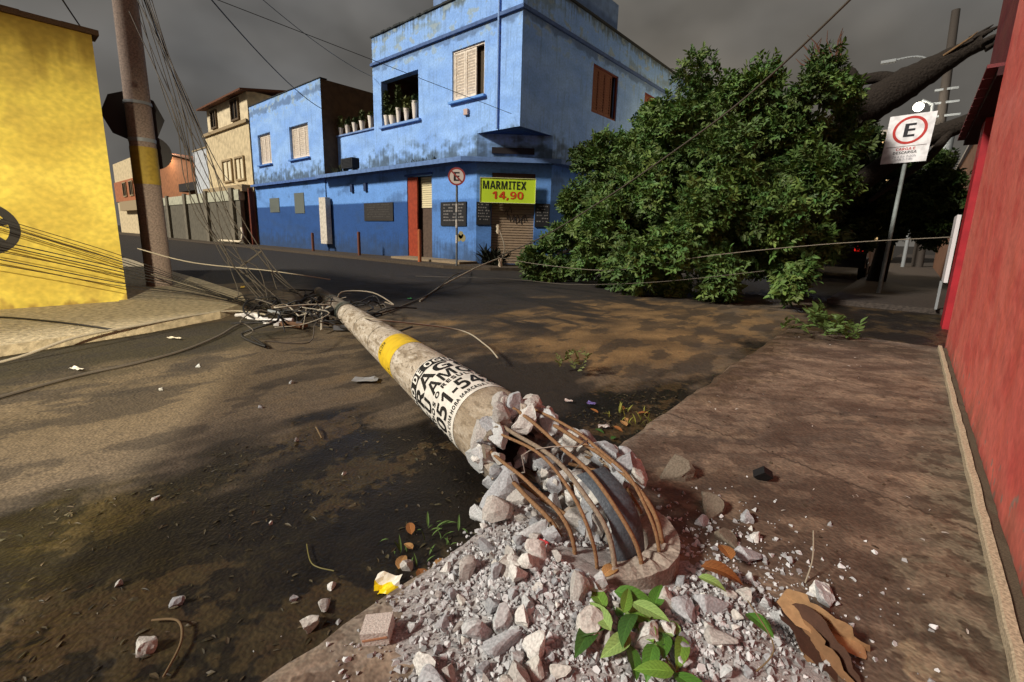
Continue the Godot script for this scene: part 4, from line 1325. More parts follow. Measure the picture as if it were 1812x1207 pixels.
	var back := [[Vector3(-2.0, 2.5, -13.0), 0.9], [Vector3(-1.24, 2.62, -13.4), 0.8], [Vector3(-0.45, 2.2, -13.5), 0.85], [Vector3(0.28, 2.05, -13.4), 0.7], [Vector3(-1.46, 1.6, -13.0), 0.6], [Vector3(-0.05, 1.35, -13.4), 0.65], [Vector3(0.35, 1.25, -13.0), 0.55], [Vector3(-0.78, 2.1, -14.0), 0.8], [Vector3(-1.9, 1.9, -12.2), 0.65], [Vector3(-1.45, 2.3, -12.2), 0.6], [Vector3(-2.1, 1.2, -11.8), 0.5], [Vector3(-0.9, 1.75, -12.6), 0.45], [Vector3(-1.25,2.08,-12.20), 0.45], [Vector3(-1.05,2.55,-12.30), 0.4], [Vector3(-0.67,1.85,-12.50), 0.45], [Vector3(-1.67,1.83,-11.80), 0.5], [Vector3(-1.78,1.00,-11.20), 0.5], [Vector3(0.01,2.06,-12.60), 0.5], [Vector3(-1.54,2.75,-11.90), 0.4], [Vector3(-1.3, 1.45, -12.0), 0.55], [Vector3(-0.75, 1.3, -12.8), 0.4], [Vector3(-2.0, 0.6, -11.0), 0.4], [Vector3(0.2, 1.7, -12.4), 0.45], [Vector3(-1.0, 2.1, -12.0), 0.5]]
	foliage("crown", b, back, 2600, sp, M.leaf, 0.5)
	# small sapling of leaves left on the ground and weeds
	shoot(Vector3(-0.60, 0.0, -5.35), 0.34, 34, 1.0, "small leafy green branch lying at the pavement's far corner", S(82, 104, 54))
	shoot(Vector3(-1.75, -0.08, -2.75), 0.12, 12, 0.55, "little dusty green shoot on the mud right of the fallen pole", S(104, 110, 66))

func shoot(at: Vector3, spread: float, count: int, size: float, label: String, c: Color) -> void:
	var st := SurfaceTool.new()
	var sm := [sprig_mesh(31), sprig_mesh(32)]
	for i in count:
		var d := Vector3(rng.randfn() * 0.5, 0, rng.randfn() * 0.4) * spread
		var up := maxf(0.0, 0.22 - d.length() * 0.5) * rng.randf_range(0.3, 1.3) * size
		var b := Basis(Vector3.UP, rng.randf() * TAU) * Basis(Vector3.BACK, rng.randf_range(0.0, 1.2)) * Basis(Vector3.RIGHT, rng.randf_range(-0.6, 0.6))
		st.append_from(sm[i % 2], 0, Transform3D(b.scaled(Vector3.ONE * size * rng.randf_range(0.6, 1.0)), d + Vector3.UP * (up + 0.01)))
	var m := mat(c, 0.6)
	m.backlight_enabled = true
	m.backlight = Color(0.3, 0.35, 0.15)
	tag(put("leafy_shoot", st.commit(), m, self, at), label, "plant")

# ---------------------------------------------------------------- street beyond the tree
func lamp_ball(parent: Node3D, at: Vector3, r: float, energy: float, c: Color, light_energy: float) -> void:
	var g := StandardMaterial3D.new()
	g.albedo_color = c
	g.emission_enabled = true
	g.emission = c
	g.emission_energy_multiplier = energy
	var s := SphereMesh.new()
	s.radius = r
	s.height = r * 2
	s.radial_segments = 20
	s.rings = 10
	put("bulb", s, g, parent, at - reach(parent))
	if light_energy > 0:
		var l := OmniLight3D.new()
		l.name = numbered("bulb_light", self)
		l.position = at
		l.light_energy = light_energy
		l.light_color = c
		l.light_size = r * 0.9
		l.omni_range = 60.0
		l.omni_attenuation = 2.0
		l.shadow_enabled = true
		add_child(l)

func street_beyond() -> void:
	var b := thing("utility_pole", "tall far utility pole rising behind the broken trunk", "utility pole", Vector3(0.1, 0, -26))
	var k := MB.new()
	tube(k, [Vector3(0.2, 0, -26), Vector3(0.1, 5, -26), Vector3(-0.12, 9.9, -26)], [0.2, 0.17, 0.13], 12)
	part("shaft", k, mat(S(66, 60, 55), 0.9), b)
	k = MB.new()
	tube(k, curve_pts([Vector3(-0.05, 7.7, -26), Vector3(-0.9, 8.4, -26), Vector3(-1.8, 8.45, -26)], 5), [0.035], 6)
	part("lamp_arm", k, M.steel, b)
	k = MB.new()
	box(k, Vector3(-1.95, 8.43, -26), Vector3(0.5, 0.1, 0.2))
	part("lamp_head", k, M.steel, b)
	k = MB.new()
	for i in 3:
		box(k, Vector3(0.05, 6.0 + 0.5 * i, -25.9), Vector3(1.1 - 0.2 * i, 0.08, 0.08))
		part("crossarm", k, M.steel, b)
		k = MB.new()
	tube(k, [Vector3(0.35, 4.6, -25.8), Vector3(0.35, 5.5, -25.8)], [0.22], 12)
	part("transformer", k, M.steel, b)
	b = thing("street_lamp", "bright white twin street lamp shining behind the parking sign", "street lamp", Vector3(-0.6, 0, -25))
	k = MB.new()
	tube(k, [Vector3(-0.25, 0, -25), Vector3(-0.25, 6.3, -25), Vector3(-0.6, 6.5, -25)], [0.07, 0.06, 0.05], 8)
	tube(k, [Vector3(-0.25, 5.2, -25), Vector3(-0.42, 5.25, -25)], [0.04], 6)
	part("post", k, M.steel, b)
	lamp_ball(b, Vector3(-0.68, 6.24, -24.9), 0.17, 9.0, S(255, 246, 226), 2.0)
	lamp_ball(b, Vector3(-0.37, 5.2, -24.9), 0.17, 9.0, S(255, 246, 226), 2.0)
	b = thing("street_lamp", "warm street lamp glimpsed through a gap in the fallen crown", "street lamp", Vector3(-5.0, 0, -19))
	k = MB.new()
	tube(k, [Vector3(-5.9, 0, -19.2), Vector3(-5.9, 4.3, -19.2), Vector3(-5.85, 4.55, -19)], [0.06], 8)
	part("post", k, M.steel, b)
	lamp_ball(b, Vector3(-5.82, 4.55, -18.9), 0.24, 6.0, S(255, 220, 160), 6.0)
	b = thing("wall_lamp", "small lit lamp on the orange house far down the street at left", "wall lamp", Vector3(-45.5, 6.7, -10.4))
	k = MB.new()
	tube(k, [Vector3(-45.5, 6.5, -10.6), Vector3(-45.5, 6.8, -10.4)], [0.04], 6)
	part("bracket", k, M.steel, b)
	lamp_ball(b, Vector3(-45.5, 6.8, -10.3), 0.16, 6.0, S(255, 226, 190), 14.0)
	# beige house lit by the lamp at the end of the street
	b = thing("beige_house", "beige lamplit house front at the far end of the street", "house", Vector3(-4, 0, -31))
	part_span("wall", Vector3(-7.5, 0, -36), Vector3(-0.9, 6.0, -29), mat(S(220, 190, 140), 0.9, "plaster", "plaster_n", 0.4), b)
	plain_windows(b, [[Vector3(-5.8, 3.4, -28.99), 1.3, 1.3], [Vector3(-2.9, 3.4, -28.99), 1.3, 1.3]], mat(S(120, 90, 60), 0.8), M.dark)
	part_span("door", Vector3(-3.2, 0.02, -28.998), Vector3(-2.2, 2.2, -28.93), mat(S(100, 70, 50), 0.8), b)
	part_span("eave", Vector3(-7.7, 6.001, -36), Vector3(-0.7, 6.2, -28.7), M.concrete, b)
	car()

func car() -> void:
	var c := Vector3(-1.75, -0.08, -15.3)
	var b := thing("parked_car", "dark hatchback with glowing red tail lamps stopped under the fallen tree", "car", c)
	var paint_m := mat(S(28, 28, 32), 0.3)
	paint_m.clearcoat_enabled = true
	paint_m.clearcoat = 0.6
	# side outline: z back (0) to front (-3.9), y
	var prof := [[0.0, 0.34], [0.02, 0.62], [0.05, 0.86], [-0.02, 0.98], [-0.22, 1.25], [-0.45, 1.44], [-1.0, 1.5], [-1.7, 1.47], [-2.35, 1.05], [-2.9, 0.95], [-3.6, 0.82], [-3.85, 0.62], [-3.85, 0.34]]
	var k := MB.new()
	var wid := func(y: float) -> float: return 0.84 if y < 0.95 else lerpf(0.84, 0.62, (y - 0.95) / 0.55)
	for i in range(prof.size() - 1):
		var p: Array = prof[i]
		var q: Array = prof[i + 1]
		var wp: float = wid.call(p[1])
		var wq: float = wid.call(q[1])
		k.quad(c + Vector3(-wp, p[1], p[0]), c + Vector3(wp, p[1], p[0]), c + Vector3(wq, q[1], q[0]), c + Vector3(-wq, q[1], q[0]))
	for i in range(1, prof.size() - 1):
		var p: Array = prof[i]
		var q: Array = prof[i + 1]
		for s in [-1.0, 1.0]:
			var a := c + Vector3(s * wid.call(p[1]), p[1], p[0])
			var d := c + Vector3(s * wid.call(q[1]), q[1], q[0])
			var lo := c + Vector3(s * 0.84, 0.34, p[0])
			var lo2 := c + Vector3(s * 0.84, 0.34, q[0])
			if s > 0: k.quad(lo, lo2, d, a)
			else: k.quad(lo2, lo, a, d)
	k.quad(c + Vector3(-0.84, 0.34, -3.85), c + Vector3(0.84, 0.34, -3.85), c + Vector3(0.84, 0.34, 0), c + Vector3(-0.84, 0.34, 0))
	part("body", k, paint_m, b)
	k = MB.new()
	k.quad(c + Vector3(-0.62, 1.02, 0.0), c + Vector3(0.62, 1.02, 0.0), c + Vector3(0.54, 1.4, -0.35), c + Vector3(-0.54, 1.4, -0.35))
	part("rear_window", k, mat(S(14, 16, 18), 0.08), b)
	k = MB.new()
	box(k, c + Vector3(0, 0.45, 0.05), Vector3(1.66, 0.2, 0.14))
	part("bumper", k, mat(S(34, 34, 36), 0.6), b)
	k = MB.new()
	box(k, c + Vector3(0, 0.68, 0.055), Vector3(0.42, 0.13, 0.02))
	part("number_plate", k, mat(S(150, 150, 150), 0.6), b)
	for s in [-1, 1]:
		for z in [-0.7, -3.1]:
			var w := MB.new()
			disc(w, c + Vector3(s * 0.76, 0.3, z), Vector3(0, 0, -1), Vector3.UP, 0.3, 0.18, 20)
			var wh := part("wheel", w, M.rubber, b)
			w = MB.new()
			disc(w, c + Vector3(s * 0.8, 0.3, z), Vector3(0, 0, -1), Vector3.UP, 0.19, 0.14, 12)
			part("rim", w, M.steel, wh)
		var t := MB.new()
		box(t, c + Vector3(s * 0.66, 0.85, 0.06), Vector3(0.2, 0.13, 0.05))
		var g := StandardMaterial3D.new()
		g.albedo_color = S(150, 10, 10)
		g.emission_enabled = true
		g.emission = S(255, 40, 30)
		g.emission_energy_multiplier = 0.8
		part("tail_lamp", t, g, b)
	# another vehicle further on whose white lamp shows through the leaves
	var v := thing("parked_van", "dark van facing us with a cold white lamp behind the fallen crown", "van", Vector3(-3.4, -0.08, -17.5))
	k = MB.new()
	span(k, Vector3(-4.3, 0.3, -21.5), Vector3(-2.6, 1.1, -17.2))
	span(k, Vector3(-4.25, 1.101, -21.4), Vector3(-2.65, 2.0, -17.9))
	part("body", k, mat(S(60, 62, 66), 0.4), v)
	k = MB.new()
	k.quad(Vector3(-4.15, 1.15, -17.85), Vector3(-2.75, 1.15, -17.85), Vector3(-2.8, 1.85, -17.88), Vector3(-4.1, 1.85, -17.88))
	part("windscreen", k, mat(S(14, 16, 18), 0.08), v)
	for x in [-4.1, -2.8]:
		k = MB.new()
		disc(k, Vector3(x + 0.02, 0.25, -18.2), Vector3(0, 0, -1), Vector3.UP, 0.33, 0.2, 18)
		part("wheel", k, M.rubber, v)
	lamp_ball(v, Vector3(-2.95, 1.52, -17.1), 0.14, 7.0, S(226, 232, 255), 2.0)
	k = MB.new()
	tube(k, [Vector3(-2.95, 1.1, -17.3), Vector3(-2.95, 1.4, -17.15)], [0.03], 6)
	part("lamp_bracket", k, M.steel, v)

# ---------------------------------------------------------------- the fallen pole
const PA := Vector3(-1.022, 0.13, -1.218)
var PU := Vector3(-0.939075, -0.02904, -0.34248)
var PS := Vector3(0.3426, 0, -0.9395)
var STUB := Vector3(-0.535, 0.0, -1.085)

func pole_r(t: float) -> float:
	return 0.161 - 0.0153 * t

# axial t, angle a measured from the side that faces the street, over the top; lift above the skin
func pole_pt(t: float, a: float, lift := 0.0) -> Vector3:
	var up := PU.cross(PS) * -1.0
	if up.y < 0: up = -up
	return PA + PU * t + (-PS * cos(a) + up * sin(a)) * (pole_r(t) + lift)

func pole_n(a: float) -> Vector3:
	var up := PU.cross(PS)
	if up.y < 0: up = -up
	return -PS * cos(a) + up * sin(a)

func skin(m: MB, t0: float, t1: float, a0: float, a1: float, lift: float, nt := 2, na_ := 40) -> void:
	for i in nt:
		for j in na_:
			var ta := lerpf(t0, t1, float(i) / nt)
			var tb := lerpf(t0, t1, (i + 1.0) / nt)
			var aa := lerpf(a0, a1, float(j) / na_)
			var ab := lerpf(a0, a1, (j + 1.0) / na_)
			m.smooth_quad([pole_pt(ta, aa, lift), pole_pt(ta, ab, lift), pole_pt(tb, ab, lift), pole_pt(tb, aa, lift)], [pole_n(aa), pole_n(ab), pole_n(ab), pole_n(aa)],
				[Vector2(aa / TAU, ta / 6.0), Vector2(ab / TAU, ta / 6.0), Vector2(ab / TAU, tb / 6.0), Vector2(aa / TAU, tb / 6.0)])

func wrap_text(called: String, s: String, t: float, height: float, a_start: float, a_end: float, mt: Material, parent: Node3D, weight := 900, lift := 0.004) -> void:
	var src := letters(s, 1.0, weight)
	var ar := src.surface_get_arrays(0)
	var ve: PackedVector3Array = ar[Mesh.ARRAY_VERTEX]
	var ix: PackedInt32Array = ar[Mesh.ARRAY_INDEX] if ar[Mesh.ARRAY_INDEX] else PackedInt32Array(range(ve.size()))
	var bb := src.get_aabb()
	var m := MB.new()
	var place := func(p: Vector3) -> Array:
		var a := lerpf(a_start, a_end, (p.x - bb.position.x) / bb.size.x)
		var y := t + ((p.y - bb.position.y) / bb.size.y - 0.5) * height
		return [pole_pt(y, a, lift), pole_n(a)]
	for i in range(0, ix.size(), 3):
		var a: Array = place.call(ve[ix[i]])
		var b: Array = place.call(ve[ix[i + 1]])
		var c: Array = place.call(ve[ix[i + 2]])
		var k: Vector3 = (b[0] - a[0]).cross(c[0] - a[0])
		if k.dot(a[1]) > 0: m.tri(a[0], b[0], c[0], a[1], b[1], c[1])
		else: m.tri(a[0], c[0], b[0], a[1], c[1], b[1])
	part(called, m, mt, parent)

func fallen_pole() -> void:
	var b := thing("fallen_pole", "broken round concrete utility pole lying across the street with a yellow band and poster", "utility pole", Vector3(-1.1, -0.08, -1.25))
	var tex := paint(700, 1400, func(u: float, v: float) -> Color:
		var t := v * 6.0
		var a := u * 6.0
		var c := S(178, 166, 148)
		c = c.lerp(S(140, 126, 106), smoothstep(0.0, 0.4, nb.get_noise_2d(a * 0.5, t * 0.9)))
		c = c.lerp(S(206, 198, 184), smoothstep(0.1, 0.4, nk.get_noise_2d(a * 0.8 + 9.0, t * 1.2)) * 0.7)
		c = c.lerp(S(110, 98, 82), smoothstep(0.2, 0.45, nc.get_noise_2d(a * 0.3, t)) * 0.6)
		c = c.lerp(S(120, 104, 84), smoothstep(0.55, 0.2, t + 0.4 * nb.get_noise_2d(a, 4.0)) * 0.4)
		for s in [2.0, 2.62, 3.3]:
			if absf(t - s) < 0.012: c = c.darkened(0.3)
		c = c.lerp(S(70, 62, 54), smoothstep(3.5, 3.8, t) * 0.6)
		var f := 1.0 + 0.13 * nd.get_noise_2d(a * 0.6, t) + 0.1 * nc.get_noise_2d(a, t * 2.0)
		return Color(c.r * f, c.g * f, c.b * f))
	var pm := uvmat(tex, bump_of(700, 1400, Rect2(0, 0, 2, 6), 2.5), 0.9, 0.7)
	pm.texture_repeat = true
	# jagged end, hollow shell
	var jag := func(a: float) -> float:
		var side := 0.5 + 0.5 * cos(a + 0.5)
		return -0.13 * side + 0.05 + 0.13 * nc.get_noise_2d(cos(a) * 0.22, sin(a) * 0.22) + 0.03 * nd.get_noise_1d(a * 0.4)
	var k := MB.new()
	var inner := MB.new()
	var rim := MB.new()
	var n := 72
	for j in n:
		var a0 := TAU * j / n
		var a1 := TAU * (j + 1) / n
		var e0: float = jag.call(a0)
		var e1: float = jag.call(a1)
		var prev0 := e0
		var prev1 := e1
		for i in 31:
			var t0 := lerpf(e0, 6.3, pow((i + 1) / 31.0, 1.5))
			var t1 := lerpf(e1, 6.3, pow((i + 1) / 31.0, 1.5))
			k.smooth_quad([pole_pt(prev0, a0), pole_pt(prev1, a1), pole_pt(t1, a1), pole_pt(t0, a0)], [pole_n(a0), pole_n(a1), pole_n(a1), pole_n(a0)],
				[Vector2(a0 / TAU, prev0 / 6.0), Vector2(a1 / TAU, prev1 / 6.0), Vector2(a1 / TAU, t1 / 6.0), Vector2(a0 / TAU, t0 / 6.0)])
			prev0 = t0
			prev1 = t1
		k.flat(PA + PU * 6.3, pole_pt(6.3, a0), pole_pt(6.3, a1))
		var th := 0.052
		inner.quad(pole_pt(0.9, a0, -th), pole_pt(0.9, a1, -th), pole_pt(e1 + 0.02, a1, -th), pole_pt(e0 + 0.02, a0, -th))
		var mid0 := pole_pt(e0 + 0.03 * nd.get_noise_1d(j * 1.7), a0, -th * 0.5)
		var mid1 := pole_pt(e1 + 0.03 * nd.get_noise_1d(((j + 1) % n) * 1.7), a1, -th * 0.5)
		rim.quad(pole_pt(e0, a0), mid0, mid1, pole_pt(e1, a1))
		rim.quad(mid0, pole_pt(e0 + 0.02, a0, -th), pole_pt(e1 + 0.02, a1, -th), mid1)
	part("shaft", k, pm, b)
	part("hollow_core", inner, mat(S(96, 92, 88), 0.9, "concrete", "concrete_n", 2.0), b)
	part("broken_rim", rim, mat(S(196, 186, 172), 0.95, "concrete", "concrete_n", 3.0), b)
	# yellow band with small dark print on its edges
	k = MB.new()
	skin(k, 1.29, 1.62, 0.0, TAU, 0.0015, 2, 64)
	var yb := part("yellow_band", k, mat(S(226, 190, 40), 0.6, "plaster", "", 2.0), b)
	var ink := mat(S(24, 23, 22), 0.7)
	wrap_text("lettering", "AC2Ea", 1.575, 0.055, 0.15, 0.75, mat(S(60, 54, 30), 0.7), yb, 700, 0.003)
	wrap_text("lettering", "11-6", 1.335, 0.04, -0.45, -0.1, mat(S(60, 54, 30), 0.7), yb, 700, 0.003)
	# poster
	k = MB.new()
	skin(k, 0.225, 0.83, -1.3, 2.75, 0.0018, 2, 56)
	var po := part("poster", k, mat(S(226, 222, 212), 0.7, "plaster", "", 2.2), b)
	k = MB.new()
	skin(k, 0.735, 0.822, -1.28, 2.72, 0.0026, 1, 56)
	part("black_strip", k, ink, po)
	wrap_text("lettering", "TRABALHO DE OGUM", 0.779, 0.062, -2.1, 2.2, mat(S(226, 222, 212), 0.7), po)
	wrap_text("lettering", "TRAGO", 0.666, 0.112, -0.85, 2.35, ink, po)
	wrap_text("lettering", "SEU AMOR", 0.545, 0.105, -0.95, 2.4, ink, po)
	wrap_text("lettering", "PAGAMENTO APOS O RESULTADO", 0.462, 0.036, -2.6, 2.5, ink, po, 700)
	wrap_text("lettering", "3051-5420", 0.362, 0.122, -0.72, 2.5, ink, po)
	wrap_text("lettering", "ATENDIMENTO COM HORA MARCADA * CONSULTAS", 0.264, 0.03, -1.25, 2.65, ink, po, 700)
	# clamps and straps toward the tip
	for t in [3.62, 3.74, 4.6, 5.5]:
		k = MB.new()
		skin(k, t, t + 0.06, 0.0, TAU, 0.012, 1, 36)
		part("clamp", k, mat(S(86, 92, 82), 0.7, "grain", "", 2.0), b)
	# reinforcing bars from the stub to the pole
	var rust := mat(S(142, 108, 76), 0.85, "concrete", "concrete_n", 4.0)
	var rust2 := mat(S(146, 130, 112), 0.9, "concrete", "concrete_n", 4.0)
	for q in 14:
		var ph := TAU * (q + 0.3 + 0.16 * sin(q * 4.1)) / 14.0
		var c := bar_curve(ph)
		k = MB.new()
		var rr := 0.0052 + 0.0010 * (q % 3)
		tube(k, c, [rr], 7)
		part("rebar", k, rust if q % 4 else rust2, b)
	# thin hoop wire left on the bars
	k = MB.new()
	var hoop := []
	for q in 19:
		var c := bar_curve(TAU * q / 18.0)
		hoop.append(c[int(c.size() * (0.60 + 0.03 * sin(q * 1.3)))])
	tube(k, hoop, [0.002], 5)
	part("hoop_wire", k, mat(S(150, 140, 130), 0.7), b)
	# dark smooth lining showing between the bars
	k = MB.new()
	for q in 10:
		for s in 9:
			var p := []
			for w in [[q, s], [q + 1, s], [q + 1, s + 1], [q, s + 1]]:
				var ph: float = lerpf(2.75, 3.75, w[0] / 10.0)
				p.append(bar_point(ph, 0.0 + 0.05 * w[1], 0.10))
			k.quad(p[0], p[1], p[2], p[3])
	part("lining", k, mat(S(84, 92, 100), 0.5, "concrete", "concrete_n", 3.0), b)
	# stub still standing in the pavement
	var st := thing("pole_stub", "ring-shaped concrete stub of the broken pole set in the pavement", "pole stub", STUB)
	k = MB.new()
	for j in 60:
		var a0 := TAU * j / 60
		var a1 := TAU * (j + 1) / 60
		var h := func(a: float) -> float: return 0.06 + 0.02 * cos(a - 0.6) + 0.02 * nc.get_noise_2d(cos(a) * 0.1 + 3.0, sin(a) * 0.1)
		var P := func(a: float, r: float, y: float) -> Vector3: return STUB + Vector3(cos(a) * r, y, -sin(a) * r)
		var h0: float = h.call(a0)
		var h1: float = h.call(a1)
		k.smooth_quad([P.call(a0, 0.188, -0.1), P.call(a1, 0.188, -0.1), P.call(a1, 0.184, h1), P.call(a0, 0.184, h0)], [Vector3(cos(a0), 0, -sin(a0)), Vector3(cos(a1), 0, -sin(a1)), Vector3(cos(a1), 0, -sin(a1)), Vector3(cos(a0), 0, -sin(a0))])
		k.quad(P.call(a0, 0.184, h0), P.call(a1, 0.184, h1), P.call(a1, 0.145, h1 + 0.012 * nc.get_noise_1d((j + 1) % 60 * 0.35)), P.call(a0, 0.145, h0 + 0.012 * nc.get_noise_1d(j * 0.35)))
		k.quad(P.call(a0, 0.145, h0 + 0.012 * nc.get_noise_1d(j * 0.35)), P.call(a1, 0.145, h1 + 0.012 * nc.get_noise_1d((j + 1) % 60 * 0.35)), P.call(a1, 0.10, h1 - 0.015), P.call(a0, 0.10, h0 - 0.015))
		k.quad(P.call(a0, 0.10, h0 - 0.015), P.call(a1, 0.10, h1 - 0.015), P.call(a1, 0.10, -0.1), P.call(a0, 0.10, -0.1))
	part("ring", k, mat(S(166, 154, 142), 0.95, "concrete", "concrete_n", 3.0), st)

func bar_point(ph: float, s: float, r: float) -> Vector3:
	# Hermite from stub (s = 0) to break (s = 1); ph = 0 on the side towards the fall
	var uh := Vector3(PU.x, 0, PU.z).normalized()
	var up := pole_n(PI / 2)
	var p0 := STUB + uh * cos(ph) * r + PS * sin(ph) * r + Vector3(0, 0.02, 0)
	var p1 := PA + PU * 0.1 - up * cos(ph) * r + PS * sin(ph) * r
	var bow := 0.5 - 0.5 * cos(ph)
	var m0 := Vector3(0, 0.3 + 0.62 * bow, 0)
	var m1 := PU * (0.35 + 0.85 * bow)
	var s2 := s * s
	var s3 := s2 * s
	return p0 * (2 * s3 - 3 * s2 + 1) + m0 * (s3 - 2 * s2 + s) + p1 * (-2 * s3 + 3 * s2) + m1 * (s3 - s2)

func bar_curve(ph: float) -> Array:
	var out := []
	for i in 25:
		var s := i / 24.0
		var p := bar_point(ph, s, 0.142)
		p += Vector3(nc.get_noise_2d(ph * 3.0, s * 0.06), nc.get_noise_2d(ph * 3.0 + 9.0, s * 0.06), nc.get_noise_2d(ph * 3.0 + 20.0, s * 0.06)) * 0.05 * sin(PI * s)
		out.append(p)
	return out

# ---------------------------------------------------------------- signs and posts
func signs_and_posts() -> void:
	var base := Vector3(-0.38, 0, -10.9)
	var b := thing("parking_sign", "white parking sign with a red ringed E for loading on a leaning steel post", "sign", base)
	var k := MB.new()
	var lean := Vector3(0.018, 1, 0.0).normalized()
	tube(k, [base, base + lean * 3.08], [0.032], 12)
	part("post", k, mat(S(150, 158, 156), 0.45, "plaster", "", 2.0), b)
	var n := Vector3(-0.05, 0.0, 1).normalized()
	var u := Vector3.UP.cross(n).normalized()
	u = (u + Vector3(0, 0.02, 0)).normalized()
	var v := n.cross(u).normalized()
	v = (v + u * 0.06).normalized()
	var c := base + Vector3(0.02, 2.72, 0.05)
	k = MB.new()
	box(k, c, Vector3(0.62, 0.80, 0.008), Basis(u, v, n))
	var pl := part("plate", k, mat(S(242, 240, 242), 0.5, "plaster", "", 1.0), b)
	var red := mat(S(186, 50, 44), 0.6)
	var ink := mat(S(30, 30, 36), 0.6)
	k = MB.new()
	ring(k, c + v * 0.14 + n * 0.007, u, v, 0.19, 0.23, 44)
	part("red_ring", k, red, pl)
	lettering("lettering", "E", c + v * 0.14 + n * 0.008, u, v, 0.15, 0.22, ink, pl, 900)
	lettering("lettering", "CARGA E", c - v * 0.17 + n * 0.007, u, v, 0.26, 0.045, red, pl, 700)
	lettering("lettering", "DESCARGA", c - v * 0.23 + n * 0.007, u, v, 0.32, 0.045, ink, pl, 700)
	lettering("lettering", "2a a 6a 7-20h", c - v * 0.295 + n * 0.007, u, v, 0.32, 0.04, mat(S(130, 128, 140), 0.6), pl, 400)
	lettering("lettering", "SAB 7-14h", c - v * 0.345 + n * 0.007, u, v, 0.24, 0.035, mat(S(130, 128, 140), 0.6), pl, 400)
	k = MB.new()
	box(k, c - v * 0.125 + n * 0.006, Vector3(0.54, 0.008, 0.002), Basis(u, v, n))
	part("rule", k, mat(S(110, 90, 90), 0.6), pl)
	# round no-parking sign in front of the shop
	base = Vector3(-9.59, 0, -8.67)
	b = thing("no_parking_sign", "round no-parking sign with slashed E in front of the blue wall", "sign", base)
	k = MB.new()
	tube(k, [base, base + Vector3(0, 2.45, 0)], [0.03], 10)
	part("post", k, mat(S(110, 112, 112), 0.6, "grain", "", 1.5), b)
	for i in 3:
		k = MB.new()
		tube(k, [base + Vector3(0, 0.62 + 0.42 * i, 0), base + Vector3(0, 0.84 + 0.42 * i, 0)], [0.032], 10)
		part("paint_stripe", k, mat(S(190, 182, 170), 0.7), b)
	n = Vector3(0.62, 0, 0.78).normalized()
	u = Vector3.UP.cross(n).normalized()
	c = base + Vector3(0, 2.39, 0) + n * 0.04
	k = MB.new()
	disc(k, c, u, Vector3.UP, 0.235, 0.008)
	var pd := part("plate", k, mat(S(210, 196, 186), 0.5), b)
	k = MB.new()
	ring(k, c + n * 0.006, u, Vector3.UP, 0.19, 0.235, 40)
	part("red_ring", k, mat(S(150, 60, 56), 0.6), pd)
	lettering("lettering", "E", c + n * 0.006, u, Vector3.UP, 0.16, 0.23, ink, pd, 900)
	k = MB.new()
	box(k, c + n * 0.009, Vector3(0.04, 0.40, 0.002), Basis(u, Vector3.UP, n) * Basis(Vector3.BACK, PI / 4))
	part("slash", k, mat(S(150, 60, 56), 0.6), pd)
	# posts on the pavement by the blue building
	var posts := [[Vector3(-18.75, 0, -9.0), 0.75, S(120, 74, 54), "rusty short post farthest left before the blue wall"], [Vector3(-15.2, 0, -9.0), 0.85, S(128, 78, 58), "rusty short post in the middle before the blue wall"], [Vector3(-11.35, 0.0, -8.75), 0.98, S(196, 110, 66), "orange-brown short post beside the shop door's step"]]
	for q in posts:
		k = MB.new()
		tube(k, [Vector3.ZERO, Vector3(0, q[1] - 0.03, 0), Vector3(0, q[1], 0)], [0.055, 0.055, 0.035], 12)
		tag(put("bollard", k.mesh(), mat(q[2], 0.85, "grain", "", 1.6), self, q[0]), q[3], "bollard", "rusty posts along the blue building")
	# low dark bush of rubbish against the chamfer wall
	weeds("dark_shrub", Vector3(-9.25, 0.0, -9.75), 0.4, 120, 0.75, "dark leggy shrub against the wall left of the shop shutter", S(40, 44, 32))

